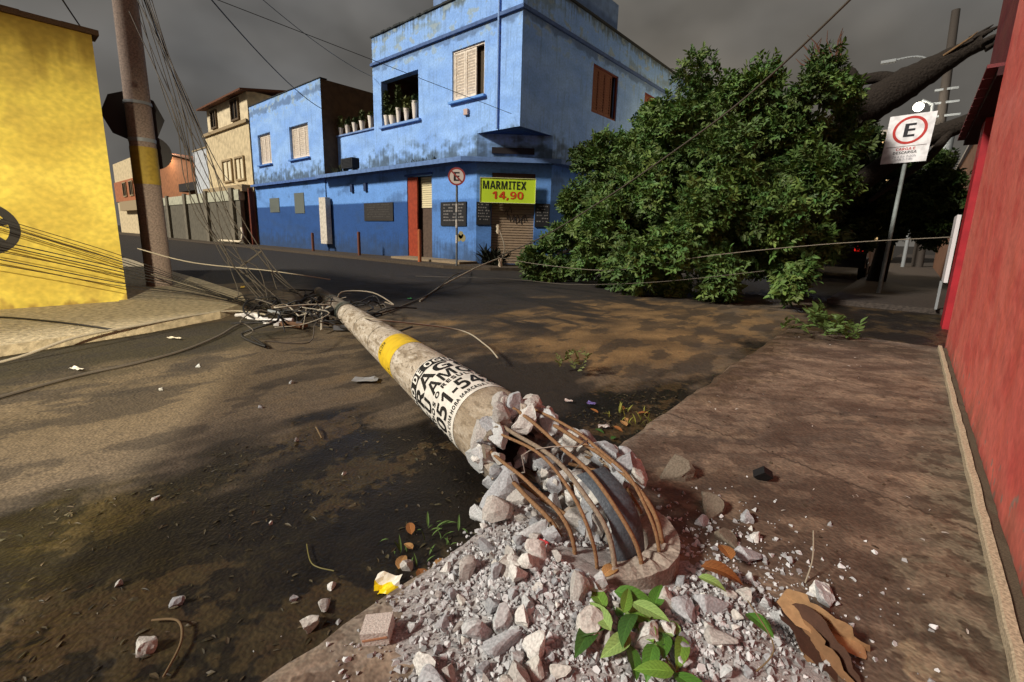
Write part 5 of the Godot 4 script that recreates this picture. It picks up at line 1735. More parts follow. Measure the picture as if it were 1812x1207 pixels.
# ---------------------------------------------------------------- cables
func cables() -> void:
	var blk := mat(S(30, 27, 25), 0.6)
	var grey := mat(S(92, 85, 76), 0.7)
	var pale := mat(S(172, 162, 142), 0.6)
	var end := Vector3(-5.7, -0.03, -2.05)
	var starts := [[0.93, 0.56], [0.86, 0.49], [0.83, 0.455], [0.70, 0.41], [0.59, 0.325], [0.51, 0.24], [0.46, 0.21], [0.66, 0.37], [0.90, 0.52]]
	for i in starts.size():
		var y0: float = starts[i][0]
		var y1: float = starts[i][1]
		var jx := 0.05 * (i % 3)
		var pts := [Vector3(-6.76 - jx, y0 + (y0 - y1) * 1.9, 1.5), Vector3(-6.75 - jx, y0, -0.13), Vector3(-6.6 - jx, y1, -0.99), Vector3(-6.25, y1 * 0.35 + 0.02, -1.62), end + Vector3(0.12 * (i % 4) - 0.1, 0.0, 0.06 * (i % 3) - 0.08), end + Vector3(0.7, -0.03, -0.15 + 0.07 * (i % 3))]
		wire("cable", pts, 0.0042 + 0.002 * (i % 2), blk, "black cable strung low across the yellow wall to the heap at the pole's tip", "black cables across the yellow wall")
	# loops hanging from the standing pole
	var loops := [[Vector3(-8.4, 3.9, -1.8), Vector3(-7.6, 2.38, -2.03), Vector3(-7.6, 1.28, -2.06), Vector3(-7.5, 0.62, -2.25), Vector3(-7.0, 0.36, -2.35), Vector3(-6.4, 0.05, -2.4), Vector3(-5.7, -0.06, -2.4)],
		[Vector3(-8.4, 4.2, -1.85), Vector3(-7.7, 2.5, -2.0), Vector3(-7.55, 1.4, -2.02), Vector3(-7.4, 0.86, -2.12), Vector3(-7.1, 0.5, -2.3), Vector3(-6.6, 0.36, -2.4), Vector3(-6.1, 0.0, -2.3)],
		[Vector3(-8.4, 4.0, -1.75), Vector3(-7.6, 2.6, -2.05), Vector3(-7.45, 1.65, -2.25), Vector3(-7.4, 1.07, -2.33), Vector3(-7.3, 0.66, -2.5), Vector3(-6.9, 0.5, -2.6), Vector3(-6.3, 0.1, -2.5)],
		[Vector3(-8.4, 3.7, -1.7), Vector3(-7.7, 2.2, -1.95), Vector3(-7.7, 1.2, -2.0), Vector3(-7.5, 0.75, -2.15), Vector3(-7.2, 0.42, -2.2), Vector3(-6.8, 0.3, -2.25)],
		[Vector3(-8.42, 4.5, -1.8), Vector3(-7.65, 2.9, -1.95), Vector3(-7.6, 1.69, -2.30), Vector3(-7.5, 1.05, -2.4), Vector3(-7.3, 0.7, -2.55), Vector3(-6.6, 0.2, -2.65), Vector3(-5.6, -0.06, -2.7)]]
	for q in 7:
		var h := 3.4 + 0.25 * q
		var e := Vector3(rng.randf_range(-6.6, -5.2), -0.05, rng.randf_range(-2.75, -2.0))
		var mid := Vector3(-7.5 + rng.randf_range(-0.25, 0.3), rng.randf_range(1.1, 1.9), -2.05 + rng.randf_range(-0.25, 0.15))
		loops.append([Vector3(-8.4, h, -1.8), Vector3(-7.9 + rng.randf_range(-0.1, 0.1), lerpf(h, mid.y, 0.55), -1.95), mid, mid.lerp(e, 0.5) + Vector3(0, -0.2 - 0.1 * rng.randf(), 0), e.lerp(mid, 0.15) + Vector3(0.05, -0.12, 0), e, e + Vector3(rng.randf_range(0.2, 0.7), 0, rng.randf_range(-0.3, 0.3))])
	for q in loops:
		wire("cable", q, 0.006, grey, "dull grey cable looping down from the standing pole to the street", "cables hanging from the standing pole")
	var brk := MB.new()
	tube(brk, [Vector3(-7.05, 0.33, -2.3), Vector3(-6.85, 0.58, -2.55)], [0.014], 6)
	tube(brk, [Vector3(-7.05, 0.33, -2.3), Vector3(-6.7, 0.1, -2.45)], [0.012], 6)
	tag(put("cable_spacer", brk.mesh(), grey), "bent pale spacer bar among the hanging cables left of the tangle", "cable spacer")
	wire("cable", [Vector3(-6.9, 0.62, -1.2), Vector3(-6.7, 0.45, -1.7), Vector3(-6.5, 0.33, -2.52), Vector3(-6.2, 0.2, -3.2)], 0.008, pale, "pale cable stretched level in front of the standing pole's foot", "")
	wire("cable", [Vector3(-8.2, 0.2, -1.55), Vector3(-7.2, 0.14, -1.7), Vector3(-6.3, 0.0, -2.0), Vector3(-5.6, -0.06, -2.15)], 0.009, pale, "pale cable from the standing pole's foot down to the heap", "")
	# overhead lines still up
	wire("overhead_line", sag(Vector3(-6.1, 3.2, -0.6), Vector3(-7.5, 3.0, -1.1), 0.02), 0.008, blk, "short black line rising behind the yellow wall's top edge", "")
	wire("overhead_line", sag(Vector3(-8.55, 4.6, -2.4), Vector3(-18.8, 5.65, -9.75), 0.25), 0.012, blk, "black overhead line running to the corner of the blue building's wing", "")
	wire("overhead_line", sag(Vector3(-9.6, 4.75, -2.0), Vector3(-8.6, 4.05, -9.72), 0.0), 0.006, blk, "thin overhead line running to the blue building's front corner", "")
	wire("overhead_line", sag(Vector3(-8.5, 5.5, -1.7), Vector3(-15.2, 6.2, -9.73), 0.3), 0.007, blk, "thin overhead line running to the blue upper storey's left edge", "")
	wire("overhead_line", sag(Vector3(-8.55, 4.2, -1.85), Vector3(-33, 6.6, -9.5), 0.5), 0.012, blk, "overhead line running down the street to the cream house", "")
	wire("overhead_line", sag(Vector3(-8.5, 4.0, -1.9), Vector3(-28, 3.2, -9.4), 0.7), 0.012, blk, "sagging overhead line above the low boundary wall", "")
	# slack lines to the tree
	wire("slack_line", [Vector3(-0.2, 3.45, -5.1), Vector3(-0.81, 3.05, -5.5), Vector3(-1.74, 2.5, -6.0), Vector3(-2.76, 1.98, -6.3), Vector3(-3.95, 1.42, -6.6), Vector3(-5.20, 0.86, -6.8), Vector3(-6.42, 0.45, -6.95)], 0.011, mat(S(70, 64, 54), 0.7), "dark slack line slanting down across the fallen tree from upper right", "")
	wire("slack_line", [Vector3(-6.49, 0.43, -7.0), Vector3(-5.2, 0.35, -6.9), Vector3(-3.7, 0.36, -6.9), Vector3(-2.29, 0.66, -7.0), Vector3(-0.87, 0.88, -7.1), Vector3(0.3, 1.0, -7.2)], 0.006, mat(S(120, 112, 98), 0.7), "pale slack line hanging low in front of the fallen tree", "")
	wire("slack_line", [Vector3(-8.2, -0.06, -6.2), Vector3(-6.09, 0.0, -7.0), Vector3(-4.6, 0.04, -6.9), Vector3(-3.0, 0.22, -6.9), Vector3(-1.5, 0.5, -7.0)], 0.005, grey, "thin line lying along the lower edge of the fallen tree", "")
	# torn drop with insulators left of the tree
	var d := thing("torn_drop_line", "torn pale service line with white insulators standing left of the fallen tree", "cable", Vector3(-6.4, 0.25, -7.0))
	var m := MB.new()
	tube(m, curve_pts([Vector3(-6.47, 1.02, -7.0), Vector3(-6.38, 0.85, -7.0), Vector3(-6.30, 0.62, -7.0), Vector3(-6.40, 0.3, -7.0)], 6), [0.012], 6)
	part("line", m, pale, d)
	for y in [[-6.48, 1.0], [-6.40, 0.32]]:
		m = MB.new()
		tube(m, [Vector3(y[0], y[1] - 0.09, -7), Vector3(y[0], y[1] - 0.05, -7), Vector3(y[0], y[1], -7), Vector3(y[0], y[1] + 0.05, -7), Vector3(y[0], y[1] + 0.09, -7)], [0.03, 0.05, 0.035, 0.05, 0.03], 10)
		part("insulator", m, mat(S(222, 206, 178), 0.4), d)
	m = MB.new()
	tube(m, curve_pts([Vector3(-6.4, 0.42, -7.0), Vector3(-6.45, 0.25, -6.4), Vector3(-6.5, -0.02, -5.65), Vector3(-5.9, -0.07, -4.8), Vector3(-5.2, -0.07, -4.0)], 6), [0.014], 6)
	part("tail", m, pale, d)
	wire("cable", [Vector3(-8.45, -0.05, -8.1), Vector3(-6.6, 0.1, -5.9), Vector3(-5.6, -0.05, -4.5), Vector3(-4.53, -0.05, -2.75), Vector3(-4.9, 0.05, -2.5)], 0.01, grey, "grey cable from the blue building's kerb to the pole's tip", "")
	# thin rod sticking out over the pole
	wire("thin_rod", [pole_pt(2.5, 1.2, 0.01), pole_pt(2.2, 1.6, 0.02), Vector3(-2.93, 0.06, -2.67), Vector3(-2.5, 0.02, -2.57), Vector3(-2.2, 0.0, -2.4)], 0.006, pale, "thin pale wire lying over the fallen pole above the yellow band", "")
	wire("cable", [Vector3(-4.45, -0.07, 0.6), Vector3(-4.66, -0.06, 0.0), Vector3(-4.92, 0.005, -0.4), Vector3(-5.15, 0.01, -0.85), Vector3(-5.4, 0.01, -1.31), Vector3(-5.62, -0.02, -1.75), Vector3(-5.4, -0.06, -2.0)], 0.010, pale, "thick pale cable lying along the kerb of the left pavement", "")
	wire("cable", [Vector3(-3.7, -0.07, 0.1), Vector3(-3.95, -0.07, -0.3), Vector3(-4.05, -0.07, -0.6), Vector3(-4.25, -0.07, -0.95), Vector3(-4.6, -0.065, -1.3), Vector3(-5.0, -0.06, -1.6), Vector3(-5.1, -0.05, -1.9)], 0.009, grey, "thinner grey cable curving over the street left of the tangle", "")
	wire("cable", [Vector3(-6.6, 0.02, 0.2), Vector3(-6.2, 0.02, -0.1), Vector3(-5.5, 0.02, -0.45), Vector3(-5.05, 0.01, -0.65)], 0.008, blk, "black cable lying across the left pavement to the kerb", "")
	# tangle of cables, brackets and splinters at the tip
	var tg := thing("cable_tangle", "dark heap of tangled cables and broken fittings around the fallen pole's tip", "tangle", Vector3(-5.0, -0.08, -2.3))
	for q in 34:
		var p0 := Vector3(rng.randf_range(-6.1, -4.3), -0.06, rng.randf_range(-2.75, -1.9))
		var keys := [p0]
		for i in 5:
			p0 += Vector3(rng.randf_range(-0.35, 0.45), 0, rng.randf_range(-0.28, 0.28))
			keys.append(Vector3(p0.x, rng.randf_range(-0.06, 0.13), p0.z))
		m = MB.new()
		tube(m, curve_pts(keys, 5), [rng.randf_range(0.004, 0.011)], 5)
		part("strand", m, [blk, blk, blk, grey, pale][q % 5], tg)
	for q in 26:
		m = MB.new()
		var c := Vector3(rng.randf_range(-5.6, -4.1), rng.randf_range(-0.06, 0.06), rng.randf_range(-2.7, -1.95))
		box(m, c, Vector3(rng.randf_range(0.05, 0.22), rng.randf_range(0.02, 0.05), rng.randf_range(0.02, 0.06)), Basis.from_euler(Vector3(rng.randf_range(-0.5, 0.5), rng.randf() * TAU, rng.randf_range(-0.4, 0.4))))
		part("fitting", m, [M.rubber, M.dark, M.steel, mat(S(74, 62, 50), 0.9)][q % 4], tg)
	m = MB.new()
	box(m, Vector3(-4.62, -0.05, -1.95), Vector3(0.34, 0.03, 0.1), Basis(Vector3.UP, 0.3))
	tag(put("wood_block", m.mesh(), mat(S(140, 104, 76), 0.9, "grain", "", 3.0)), "short pale wooden board lying in front of the tangle", "board")
	m = MB.new()
	tube(m, curve_pts([Vector3(-5.55, -0.06, -1.75), Vector3(-5.3, -0.03, -1.85), Vector3(-5.0, -0.05, -1.85), Vector3(-4.7, -0.02, -2.0)], 6), [0.02], 7)
	for i in 5: box(m, Vector3(-5.4 + 0.16 * i, -0.05, -1.8 - 0.02 * i), Vector3(0.12, 0.03, 0.05), Basis(Vector3.UP, 0.6 * i))
	tag(put("torn_cladding", m.mesh(), mat(S(206, 202, 200), 0.5)), "crumpled white cable sheath among the tangle's left edge", "cable sheath")

# ---------------------------------------------------------------- rubble
func heap(x: float, z: float) -> float:
	var a := 0.065 * exp(-(pow((x + 0.60) / 0.22, 2) + pow((z + 0.88) / 0.20, 2)))
	var b := 0.045 * exp(-(pow((x + 0.22) / 0.17, 2) + pow((z + 0.98) / 0.16, 2)))
	var c := 0.03 * exp(-(pow((x + 0.45) / 0.3, 2) + pow((z + 0.72) / 0.2, 2)))
	var d := 0.05 * exp(-(pow((x + 0.86) / 0.12, 2) + pow((z + 1.05) / 0.12, 2)))
	return a + b + c + d

func rubble() -> void:
	var tones := []
	for c in [S(198, 201, 202), S(180, 183, 187), S(224, 223, 218), S(160, 163, 167), S(204, 201, 194), S(184, 180, 175)]:
		tones.append(mat(c, 0.95, "concrete", "concrete_n", 5.0, 0.6))
	var shapes := []
	for i in 10:
		shapes.append(rock(2 if i < 5 else 1, 13, 0.10, Vector3(rng.randf_range(0.9, 1.3), rng.randf_range(0.7, 1.0), rng.randf_range(0.8, 1.1)) * 1.25))
	# bed of dust and crumbs
	var bed := MB.new()
	var n := 64
	var H := func(x: float, z: float) -> float: return heap(x, z) + 0.006 * nc.get_noise_2d(x * 3.0, z * 3.0) - 0.006
	for i in n:
		for j in n:
			var x0 := maxf(-0.862, lerpf(-1.0, 0.25, float(i) / n))
			var x1 := lerpf(-1.0, 0.25, (i + 1.0) / n)
			var z0 := lerpf(-1.6, -0.3, float(j) / n)
			var z1 := lerpf(-1.6, -0.3, (j + 1.0) / n)
			if x1 < -0.86 or heap((x0 + x1) / 2, (z0 + z1) / 2) < 0.0035: continue
			bed.quad(Vector3(x0, H.call(x0, z1), z1), Vector3(x1, H.call(x1, z1), z1), Vector3(x1, H.call(x1, z0), z0), Vector3(x0, H.call(x0, z0), z0))
	var o := put("rubble_bed", bed.mesh(), mat(S(172, 168, 166), 0.95, "concrete", "concrete_n", 5.0))
	tag(o, "bed of grey concrete dust and crumbs under the broken pole", "rubble", "", "stuff")
	# crumbs
	var xs := []
	var cs := []
	for i in 9000:
		var p := scatter(i)
		if off_ring(p): continue
		if p.x < -0.885 and i % 3: continue
		var s := 0.0025 + 0.011 * pow(rng.randf(), 3.0)
		var y := maxf(heap(p.x, p.y) - 0.002, 0.001) if p.x > -0.88 else -0.078
		xs.append(Transform3D(Basis.from_euler(Vector3(rng.randf() * 6, rng.randf() * 6, rng.randf() * 6)).scaled(Vector3.ONE * s * 1.6), Vector3(p.x, y, p.y)))
		var g := rng.randf_range(0.26, 0.66)
		cs.append(Color(g * 0.97, g * 0.985, g))
	var mm := MultiMesh.new()
	mm.transform_format = MultiMesh.TRANSFORM_3D
	mm.use_colors = true
	mm.mesh = shapes[7]
	mm.instance_count = xs.size()
	for i in xs.size():
		mm.set_instance_transform(i, xs[i])
		mm.set_instance_color(i, cs[i])
	var mi := MultiMeshInstance3D.new()
	mi.name = "concrete_crumbs"
	mi.multimesh = mm
	var cm := StandardMaterial3D.new()
	cm.vertex_color_use_as_albedo = true
	cm.roughness = 0.95
	mi.material_override = cm
	add_child(mi)
	tag(mi, "small concrete crumbs strewn over the pavement round the stub", "rubble", "", "stuff")
	# loose lumps of the heap
	for i in 190:
		var p := scatter(i * 3 + 1)
		var s := 0.017 + 0.046 * pow(rng.randf(), 1.9)
		if p.x < -0.87 or off_ring(p): continue
		var y := maxf(heap(p.x, p.y), 0.0) + s * 0.22
		lump(shapes, tones, Vector3(p.x, y, p.y), s, "%s rough grey concrete lump %s" % [size_word(s), where_word(p)], "%s lumps %s" % [size_word(s), where_word(p)])
	# lumps clinging to the rim and riding on the bars
	for q in 34:
		var a := -0.55 + q * 0.1
		var t := rng.randf_range(-0.07, 0.05) - 0.05 * (0.5 + 0.5 * cos(a + 0.5))
		lump(shapes, tones, pole_pt(t, a, rng.randf_range(-0.045, -0.005)), rng.randf_range(0.045, 0.11), "pale concrete lump clinging to the pole's broken rim", "lumps on the broken rim")
	for q in 48:
		var k := q / 47.0
		var ph := lerpf(1.1, 2.35, k) + rng.randf_range(-0.4, 0.3)
		var sl := lerpf(0.98, 0.36, k) + rng.randf_range(-0.07, 0.05)
		lump(shapes, tones, bar_point(ph, sl, rng.randf_range(0.135, 0.175)), rng.randf_range(0.04, 0.10), "pale concrete lump resting on the bent rusty bars", "lumps on the bars")
	for q in 56:
		var p := bar_point(rng.randf_range(-0.6, 2.6), rng.randf_range(0.05, 0.85), rng.randf_range(0.02, 0.10))
		p.y = minf(p.y, rng.randf_range(0.02, 0.13))
		lump(shapes, tones, p, rng.randf_range(0.03, 0.085), "concrete lump lying inside the cage of bent bars", "lumps inside the cage")
	# fallen below the rim on the street side
	for q in [[-0.93, -1.02, 0.11], [-0.87, -0.97, 0.10], [-0.90, -0.93, 0.06], [-0.84, -1.05, 0.08], [-0.98, -1.08, 0.07], [-0.80, -0.98, 0.06]]:
		lump(shapes, tones, Vector3(q[0], -0.02 + q[2] * 0.35 + heap(q[0], q[1]) * 0.8, q[1]), q[2], "large pale concrete lump just below the pole's broken rim", "big lumps below the rim")
	# street side stones
	for q in [[-1.03, -0.47, 0.022], [-1.09, -0.52, 0.018], [-1.12, -0.43, 0.014], [-1.0, -0.42, 0.034], [-1.33, -0.22, 0.02], [-1.22, -0.13, 0.028], [-1.52, -0.13, 0.013], [-0.99, -0.71, 0.028], [-1.5, -0.52, 0.012], [-1.95, -0.3, 0.012], [-2.05, -0.85, 0.016], [-1.62, -0.85, 0.012], [-2.6, -0.9, 0.02], [-3.3, -0.6, 0.018], [-2.9, -1.2, 0.02], [-3.7, -0.9, 0.02]]:
		lump(shapes, tones, Vector3(q[0], -0.08 + q[2] * 0.3, q[1]), q[2] * 1.5, "small stray stone lying on the dark street left of the kerb", "stray stones on the street")
	# slab of pavement with mortar, and slabs behind the bars
	var sm := MB.new()
	box(sm, Vector3.ZERO, Vector3(0.062, 0.036, 0.05))
	for i in sm.v.size(): sm.v[i] *= 1.0 + 0.08 * nd.get_noise_3dv(sm.v[i] * 3.0)
	var sl2 := put("concrete_block", sm.mesh(), mat(S(206, 196, 188), 0.9, "grain", "concrete_n", 3.0), self, Vector3(-0.785, 0.02, -0.475))
	sl2.rotation = Vector3(0.1, 0.75, 0.1)
	tag(sl2, "square pale concrete block with a rusty stripe near the kerb", "concrete block")
	sm = MB.new()
	box(sm, Vector3(0, 0.002, 0.0255), Vector3(0.056, 0.005, 0.001))
	var stn := put("rust_stripe", sm.mesh(), mat(S(176, 130, 100), 0.9), sl2)
	stn.rotation.z = 0.12
	var sh := rock(2, 16, 0.06, Vector3(1.6, 0.5, 1.05) * 1.2)
	var slabm := mat(S(122, 112, 98), 0.95, "concrete", "concrete_n", 4.0)
	for q in [[-0.55, 0.015, -1.66, 0.13, 0.4], [-0.38, 0.01, -1.52, 0.10, 1.0], [-0.30, 0.01, -1.38, 0.07, 2.0]]:
		var so := put("pavement_slab", sh, slabm, self, Vector3(q[0], q[1], q[2]))
		so.scale = Vector3.ONE * q[3]
		so.rotation = Vector3(0.1, q[4], -0.15)
		tag(so, ["long cracked pavement slab heaved up behind the bent bars", "broken mossy pavement piece right of the bent bars", "small flat pavement piece right of the stub"][0 if q[3] > 0.12 else (1 if q[3] > 0.09 else 2)], "pavement slab")
	var bk := MB.new()
	box(bk, Vector3.ZERO, Vector3(0.05, 0.045, 0.03))
	var bo := put("black_cap", bk.mesh(), M.black, self, Vector3(-0.31, 0.025, -1.85))
	bo.rotation = Vector3(0.5, 0.4, 0.9)
	tag(bo, "small black plastic cap lying on the pavement right of the rubble", "plastic cap")
	var rs := put("red_stone", shapes[8], mat(S(196, 60, 66), 0.8, "concrete", "", 5.0), self, Vector3(-0.645, 0.075, -0.905))
	rs.scale = Vector3(0.03, 0.018, 0.02)
	tag(rs, "little red brick chip on top of the rubble heap", "brick chip")

func size_word(s: float) -> String:
	return "large" if s > 0.045 else ("middling" if s > 0.027 else "small")

func where_word(p: Vector2) -> String:
	if p.x < -0.68: return "on the rubble along the kerb edge"
	if p.x > -0.33: return "on the pavement right of the stub and sprig"
	if p.y > -0.74: return "in the front of the heap below the sprig"
	return "on the heap between kerb and stub"

func off_ring(p: Vector2) -> bool:
	var d := p - Vector2(STUB.x, STUB.z)
	return d.length() < 0.205 and d.x + d.y * 0.7 > 0.02

func scatter(i: int) -> Vector2:
	var q := i % 10
	if q < 4: return Vector2(-0.62 + rng.randfn() * 0.12, -0.80 + rng.randfn() * 0.16)
	if q < 6: return Vector2(-0.28 + rng.randfn() * 0.13, -0.96 + rng.randfn() * 0.12)
	if q < 8: return Vector2(-0.48 + rng.randfn() * 0.17, -0.68 + rng.randfn() * 0.16)
	if q < 9: return Vector2(-0.27 + rng.randfn() * 0.17, -1.25 + rng.randfn() * 0.17)
	return Vector2(-0.5 + rng.randfn() * 0.24, -0.85 + rng.randfn() * 0.28)

func lump(shapes: Array, tones: Array, at: Vector3, s: float, label: String, group: String) -> void:
	var o := put("concrete_lump", shapes[rng.randi() % (5 if s > 0.035 else 10)], tones[rng.randi() % tones.size()], self, at)
	o.basis = Basis.from_euler(Vector3(rng.randf() * TAU, rng.randf() * TAU, rng.randf() * TAU)).scaled(Vector3.ONE * s)
	tag(o, label, "concrete lump", group)

# ---------------------------------------------------------------- leaves and litter
func leaf_mat(c: Color, rough := 0.5) -> StandardMaterial3D:
	var m := mat(c, rough)
	m.backlight_enabled = true
	m.backlight = Color(0.3, 0.3, 0.15)
	var g := Image.create(64, 64, false, Image.FORMAT_RGB8)
	for y in 64:
		for x in 64:
			var u := absf(x / 63.0 - 0.5) * 2.0
			var rib := 1.0 if absf(fmod(y / 63.0 * 9.0 - u * 2.0 + 10.0, 1.0) - 0.5) > 0.1 else 0.86
			if u < 0.07: rib = 1.15
			var k := clampf(rib * (0.86 + 0.1 * nb.get_noise_2d(x * 0.05, y * 0.05)), 0, 1)
			g.set_pixel(x, y, Color(k, k, k))
	if not T.has("veins"): T.veins = ImageTexture.create_from_image(g)
	m.albedo_texture = T.veins
	return m

func litter() -> void:
	var greens := [leaf_mat(S(124, 170, 70)), leaf_mat(S(92, 142, 56)), leaf_mat(S(158, 194, 112)), leaf_mat(S(70, 110, 50))]
	var browns := [leaf_mat(S(176, 118, 66), 0.7), leaf_mat(S(150, 96, 52), 0.7), leaf_mat(S(196, 150, 96), 0.7)]
	# green sprig on the rubble
	var at := Vector3(-0.33, 0.05, -0.85)
	var b := thing("green_sprig", "fresh green leafy sprig lying on the rubble below the stub", "sprig", at)
	var st := MB.new()
	tube(st, curve_pts([at + Vector3(-0.09, 0.0, -0.02), at + Vector3(0, 0.02, 0.01), at + Vector3(0.1, 0.01, 0.06), at + Vector3(0.17, 0.0, 0.11)], 4), [0.0025], 5)
	part("stem", st, leaf_mat(S(120, 130, 70)), b)
	for i in 26:
		var m := MB.new()
		var a := rng.randf() * TAU
		var p := at + Vector3(rng.randf_range(-0.09, 0.10), rng.randf_range(0.004, 0.035), rng.randf_range(-0.05, 0.09))
		leaf(m, Transform3D(Basis(Vector3.UP, a) * Basis(Vector3.RIGHT, rng.randf_range(-0.5, 0.5)) * Basis(Vector3.BACK, rng.randf_range(-0.12, 0.38)), p), rng.randf_range(0.06, 0.105), 0.23, -rng.randf_range(0.2, 0.9), 0.22, 7)
		part("leaf", m, greens[i % 4], b)
	var at2 := Vector3(-0.475, 0.03, -0.785)
	b = thing("green_sprig", "small pair of green leaves at the left edge of the rubble", "sprig", at2)
	for i in 4:
		var m := MB.new()
		leaf(m, Transform3D(Basis(Vector3.UP, 0.5 + 1.1 * i) * Basis(Vector3.BACK, 0.5), at2), 0.06, 0.26, -0.5, 0.25, 7)
		part("leaf", m, greens[i % 3], b)
	# single leaves: position, length, yaw, pitch, curl, material, label
	var singles := [[Vector3(-0.30, 0.06, -1.13), 0.11, 0.3, 0.3, -1.0, browns[1], "orange-brown curled leaf beside the stub's right rim"], [Vector3(-0.25, 0.055, -1.22), 0.085, 2.2, 0.1, -0.6, browns[0], "amber dead leaf behind the stub's right rim"], [Vector3(-0.29, 0.065, -1.08), 0.07, 0.2, 0.2, -0.8, greens[2], "bright green leaf under the orange-brown leaf"], [Vector3(-0.17, 0.05, -1.06), 0.08, -0.6, 0.4, -0.6, greens[1], "dark green leaf beside the big brown sheath"], [Vector3(-0.47, 0.06, -0.92), 0.07, 1.4, 0.5, -1.2, browns[2], "pale tan leaf left of the green sprig"], [Vector3(-0.41, 0.04, -0.78), 0.07, 2.4, 0.3, -0.6, browns[1], "rust-brown leaf below the green sprig"], [Vector3(-0.28, 0.03, -0.83), 0.13, 0.1, 0.1, -0.7, browns[0], "long tan dead leaf at the bottom edge below the sprig"], [Vector3(-0.40, 0.03, -0.70), 0.075, 2.8, 0.3, -1.2, browns[0], "curled brown leaf at the bottom edge"]]
	for q in singles:
		var m := MB.new()
		leaf(m, Transform3D(Basis(Vector3.UP, q[2]) * Basis(Vector3.BACK, q[3]), Vector3.ZERO), q[1], 0.27, q[4], 0.25, 8)
		tag(put("fallen_leaf", m.mesh(), q[5], self, q[0]), q[6], "leaf")
	# big curled sheath at lower right: stiff folded blades of one dead palm leaf
	var pb := thing("palm_sheath", "large curled tan-brown leaf sheath lying at the lower right of the rubble", "leaf", Vector3(-0.05, 0, -1.12))
	var tans := [mat(S(172, 136, 98), 0.85, "plaster", "plaster_n", 5.0), mat(S(136, 102, 72), 0.85, "plaster", "plaster_n", 5.0), mat(S(82, 58, 46), 0.9, "plaster", "plaster_n", 5.0)]
	for q in [[Vector3(-0.125, 0.045, -1.19), -0.60, 0.15, 1.0, 0.22, 0.17, -1.6, 1.0, 0], [Vector3(-0.105, 0.03, -1.17), -0.75, 0.02, 0.6, 0.21, 0.2, -1.0, 1.2, 2], [Vector3(-0.075, 0.02, -1.15), -1.0, 0.05, 0.85, 0.2, 0.16, -1.4, 0.9, 1]]:
		var lm := MB.new()
		leaf(lm, Transform3D(Basis(Vector3.UP, q[1]) * Basis(Vector3.BACK, q[2]) * Basis(Vector3.RIGHT, q[3]), q[0]), q[4], q[5], q[6], q[7], 16)
		for i in lm.v.size(): lm.v[i] += Vector3(nc.get_noise_3dv(lm.v[i] * 1.6), nc.get_noise_3dv(lm.v[i] * 1.6 + Vector3.ONE * 7.0), nc.get_noise_3dv(lm.v[i] * 1.6 + Vector3.ONE * 13.0)) * 0.016
		part("blade", lm, tans[q[8]], pb)
	# grass tuft and leaves in the gutter next to the kerb
	weeds("gutter_weeds", Vector3(-1.06, -0.08, -0.82), 0.09, 26, 0.07, "tuft of green grass blades in the gutter above the yellow wrapper", S(78, 104, 50))
	weeds("gutter_weeds", Vector3(-1.02, -0.08, -2.25), 0.12, 40, 0.07, "yellow-green weeds in the gutter right of the broken rim", S(120, 122, 52))
	var gl := []
	for q in [[-0.96, -0.72], [-1.04, -0.76], [-1.0, -0.68], [-1.10, -0.80], [-0.94, -0.80], [-1.0, -2.1], [-1.06, -2.2], [-0.99, -2.35], [-1.12, -2.3], [-1.05, -2.05], [-1.1, -1.95], [-0.98, -1.9], [-1.2, -2.15]]:
		var lm := MB.new()
		leaf(lm, Transform3D(Basis(Vector3.UP, rng.randf() * TAU) * Basis(Vector3.BACK, rng.randf_range(0.0, 0.4)), Vector3.ZERO), rng.randf_range(0.05, 0.085), 0.24, -rng.randf_range(0.2, 1.0), 0.2, 6)
		var near: bool = q[1] > -1.5
		tag(put("fallen_leaf", lm.mesh(), [browns[0], greens[3], browns[2], browns[1]][rng.randi() % 4], self, Vector3(q[0], -0.07, q[1])), "dead leaf in the gutter near the yellow wrapper" if near else "dead leaf in the gutter behind the broken rim", "leaf", "leaves by the wrapper" if near else "leaves behind the rim")
	# leaf mush, too fine to count
	var xs := []
	var cs := []
	var lf := MB.new()
	leaf(lf, Transform3D.IDENTITY, 1.0, 0.25, -0.5, 0.2, 3)
	for i in 4200:
		var p := Vector2(rng.randf_range(-2.6, -0.9), rng.randf_range(-2.5, 0.3))
		if i % 4 == 0: p = Vector2(rng.randf_range(-1.3, -0.9), rng.randf_range(-3.6, -1.7))
		if gutter(p.x, p.y) < 0.5 or rng.randf() > 0.55 + 1.2 * nb.get_noise_2d(p.x, p.y): continue
		var s := rng.randf_range(0.008, 0.034)
		xs.append(Transform3D(Basis(Vector3.UP, rng.randf() * TAU) * Basis(Vector3.BACK, rng.randf_range(-0.1, 0.2)) * Basis(Vector3.RIGHT, rng.randf_range(-0.4, 0.4)) * Basis.from_scale(Vector3(s, s, s * rng.randf_range(0.3, 1.0))), Vector3(p.x, -0.077, p.y)))
		var k := rng.randf()
		var g := rng.randf_range(0.35, 1.0)
		cs.append(Color(lerpf(0.10, 0.055, k) * g, lerpf(0.07, 0.05, k) * g, lerpf(0.035, 0.02, k) * g))
	for i in 260:
		var p := Vector2(rng.randf_range(-0.8, 0.26), rng.randf_range(-5.2, -1.4))
		var s := rng.randf_range(0.01, 0.03)
		xs.append(Transform3D(Basis(Vector3.UP, rng.randf() * TAU) * Basis(Vector3.RIGHT, rng.randf_range(-0.4, 0.4)) * Basis.from_scale(Vector3(s, s, s * rng.randf_range(0.3, 1.0))), Vector3(p.x, 0.003, p.y)))
		var g := rng.randf_range(0.3, 1.0)
		cs.append(Color(0.08 * g, 0.055 * g, 0.03 * g) if i % 5 else Color(0.4, 0.36, 0.32))
	var mm := MultiMesh.new()
	mm.transform_format = MultiMesh.TRANSFORM_3D
	mm.use_colors = true
	mm.mesh = lf.mesh()
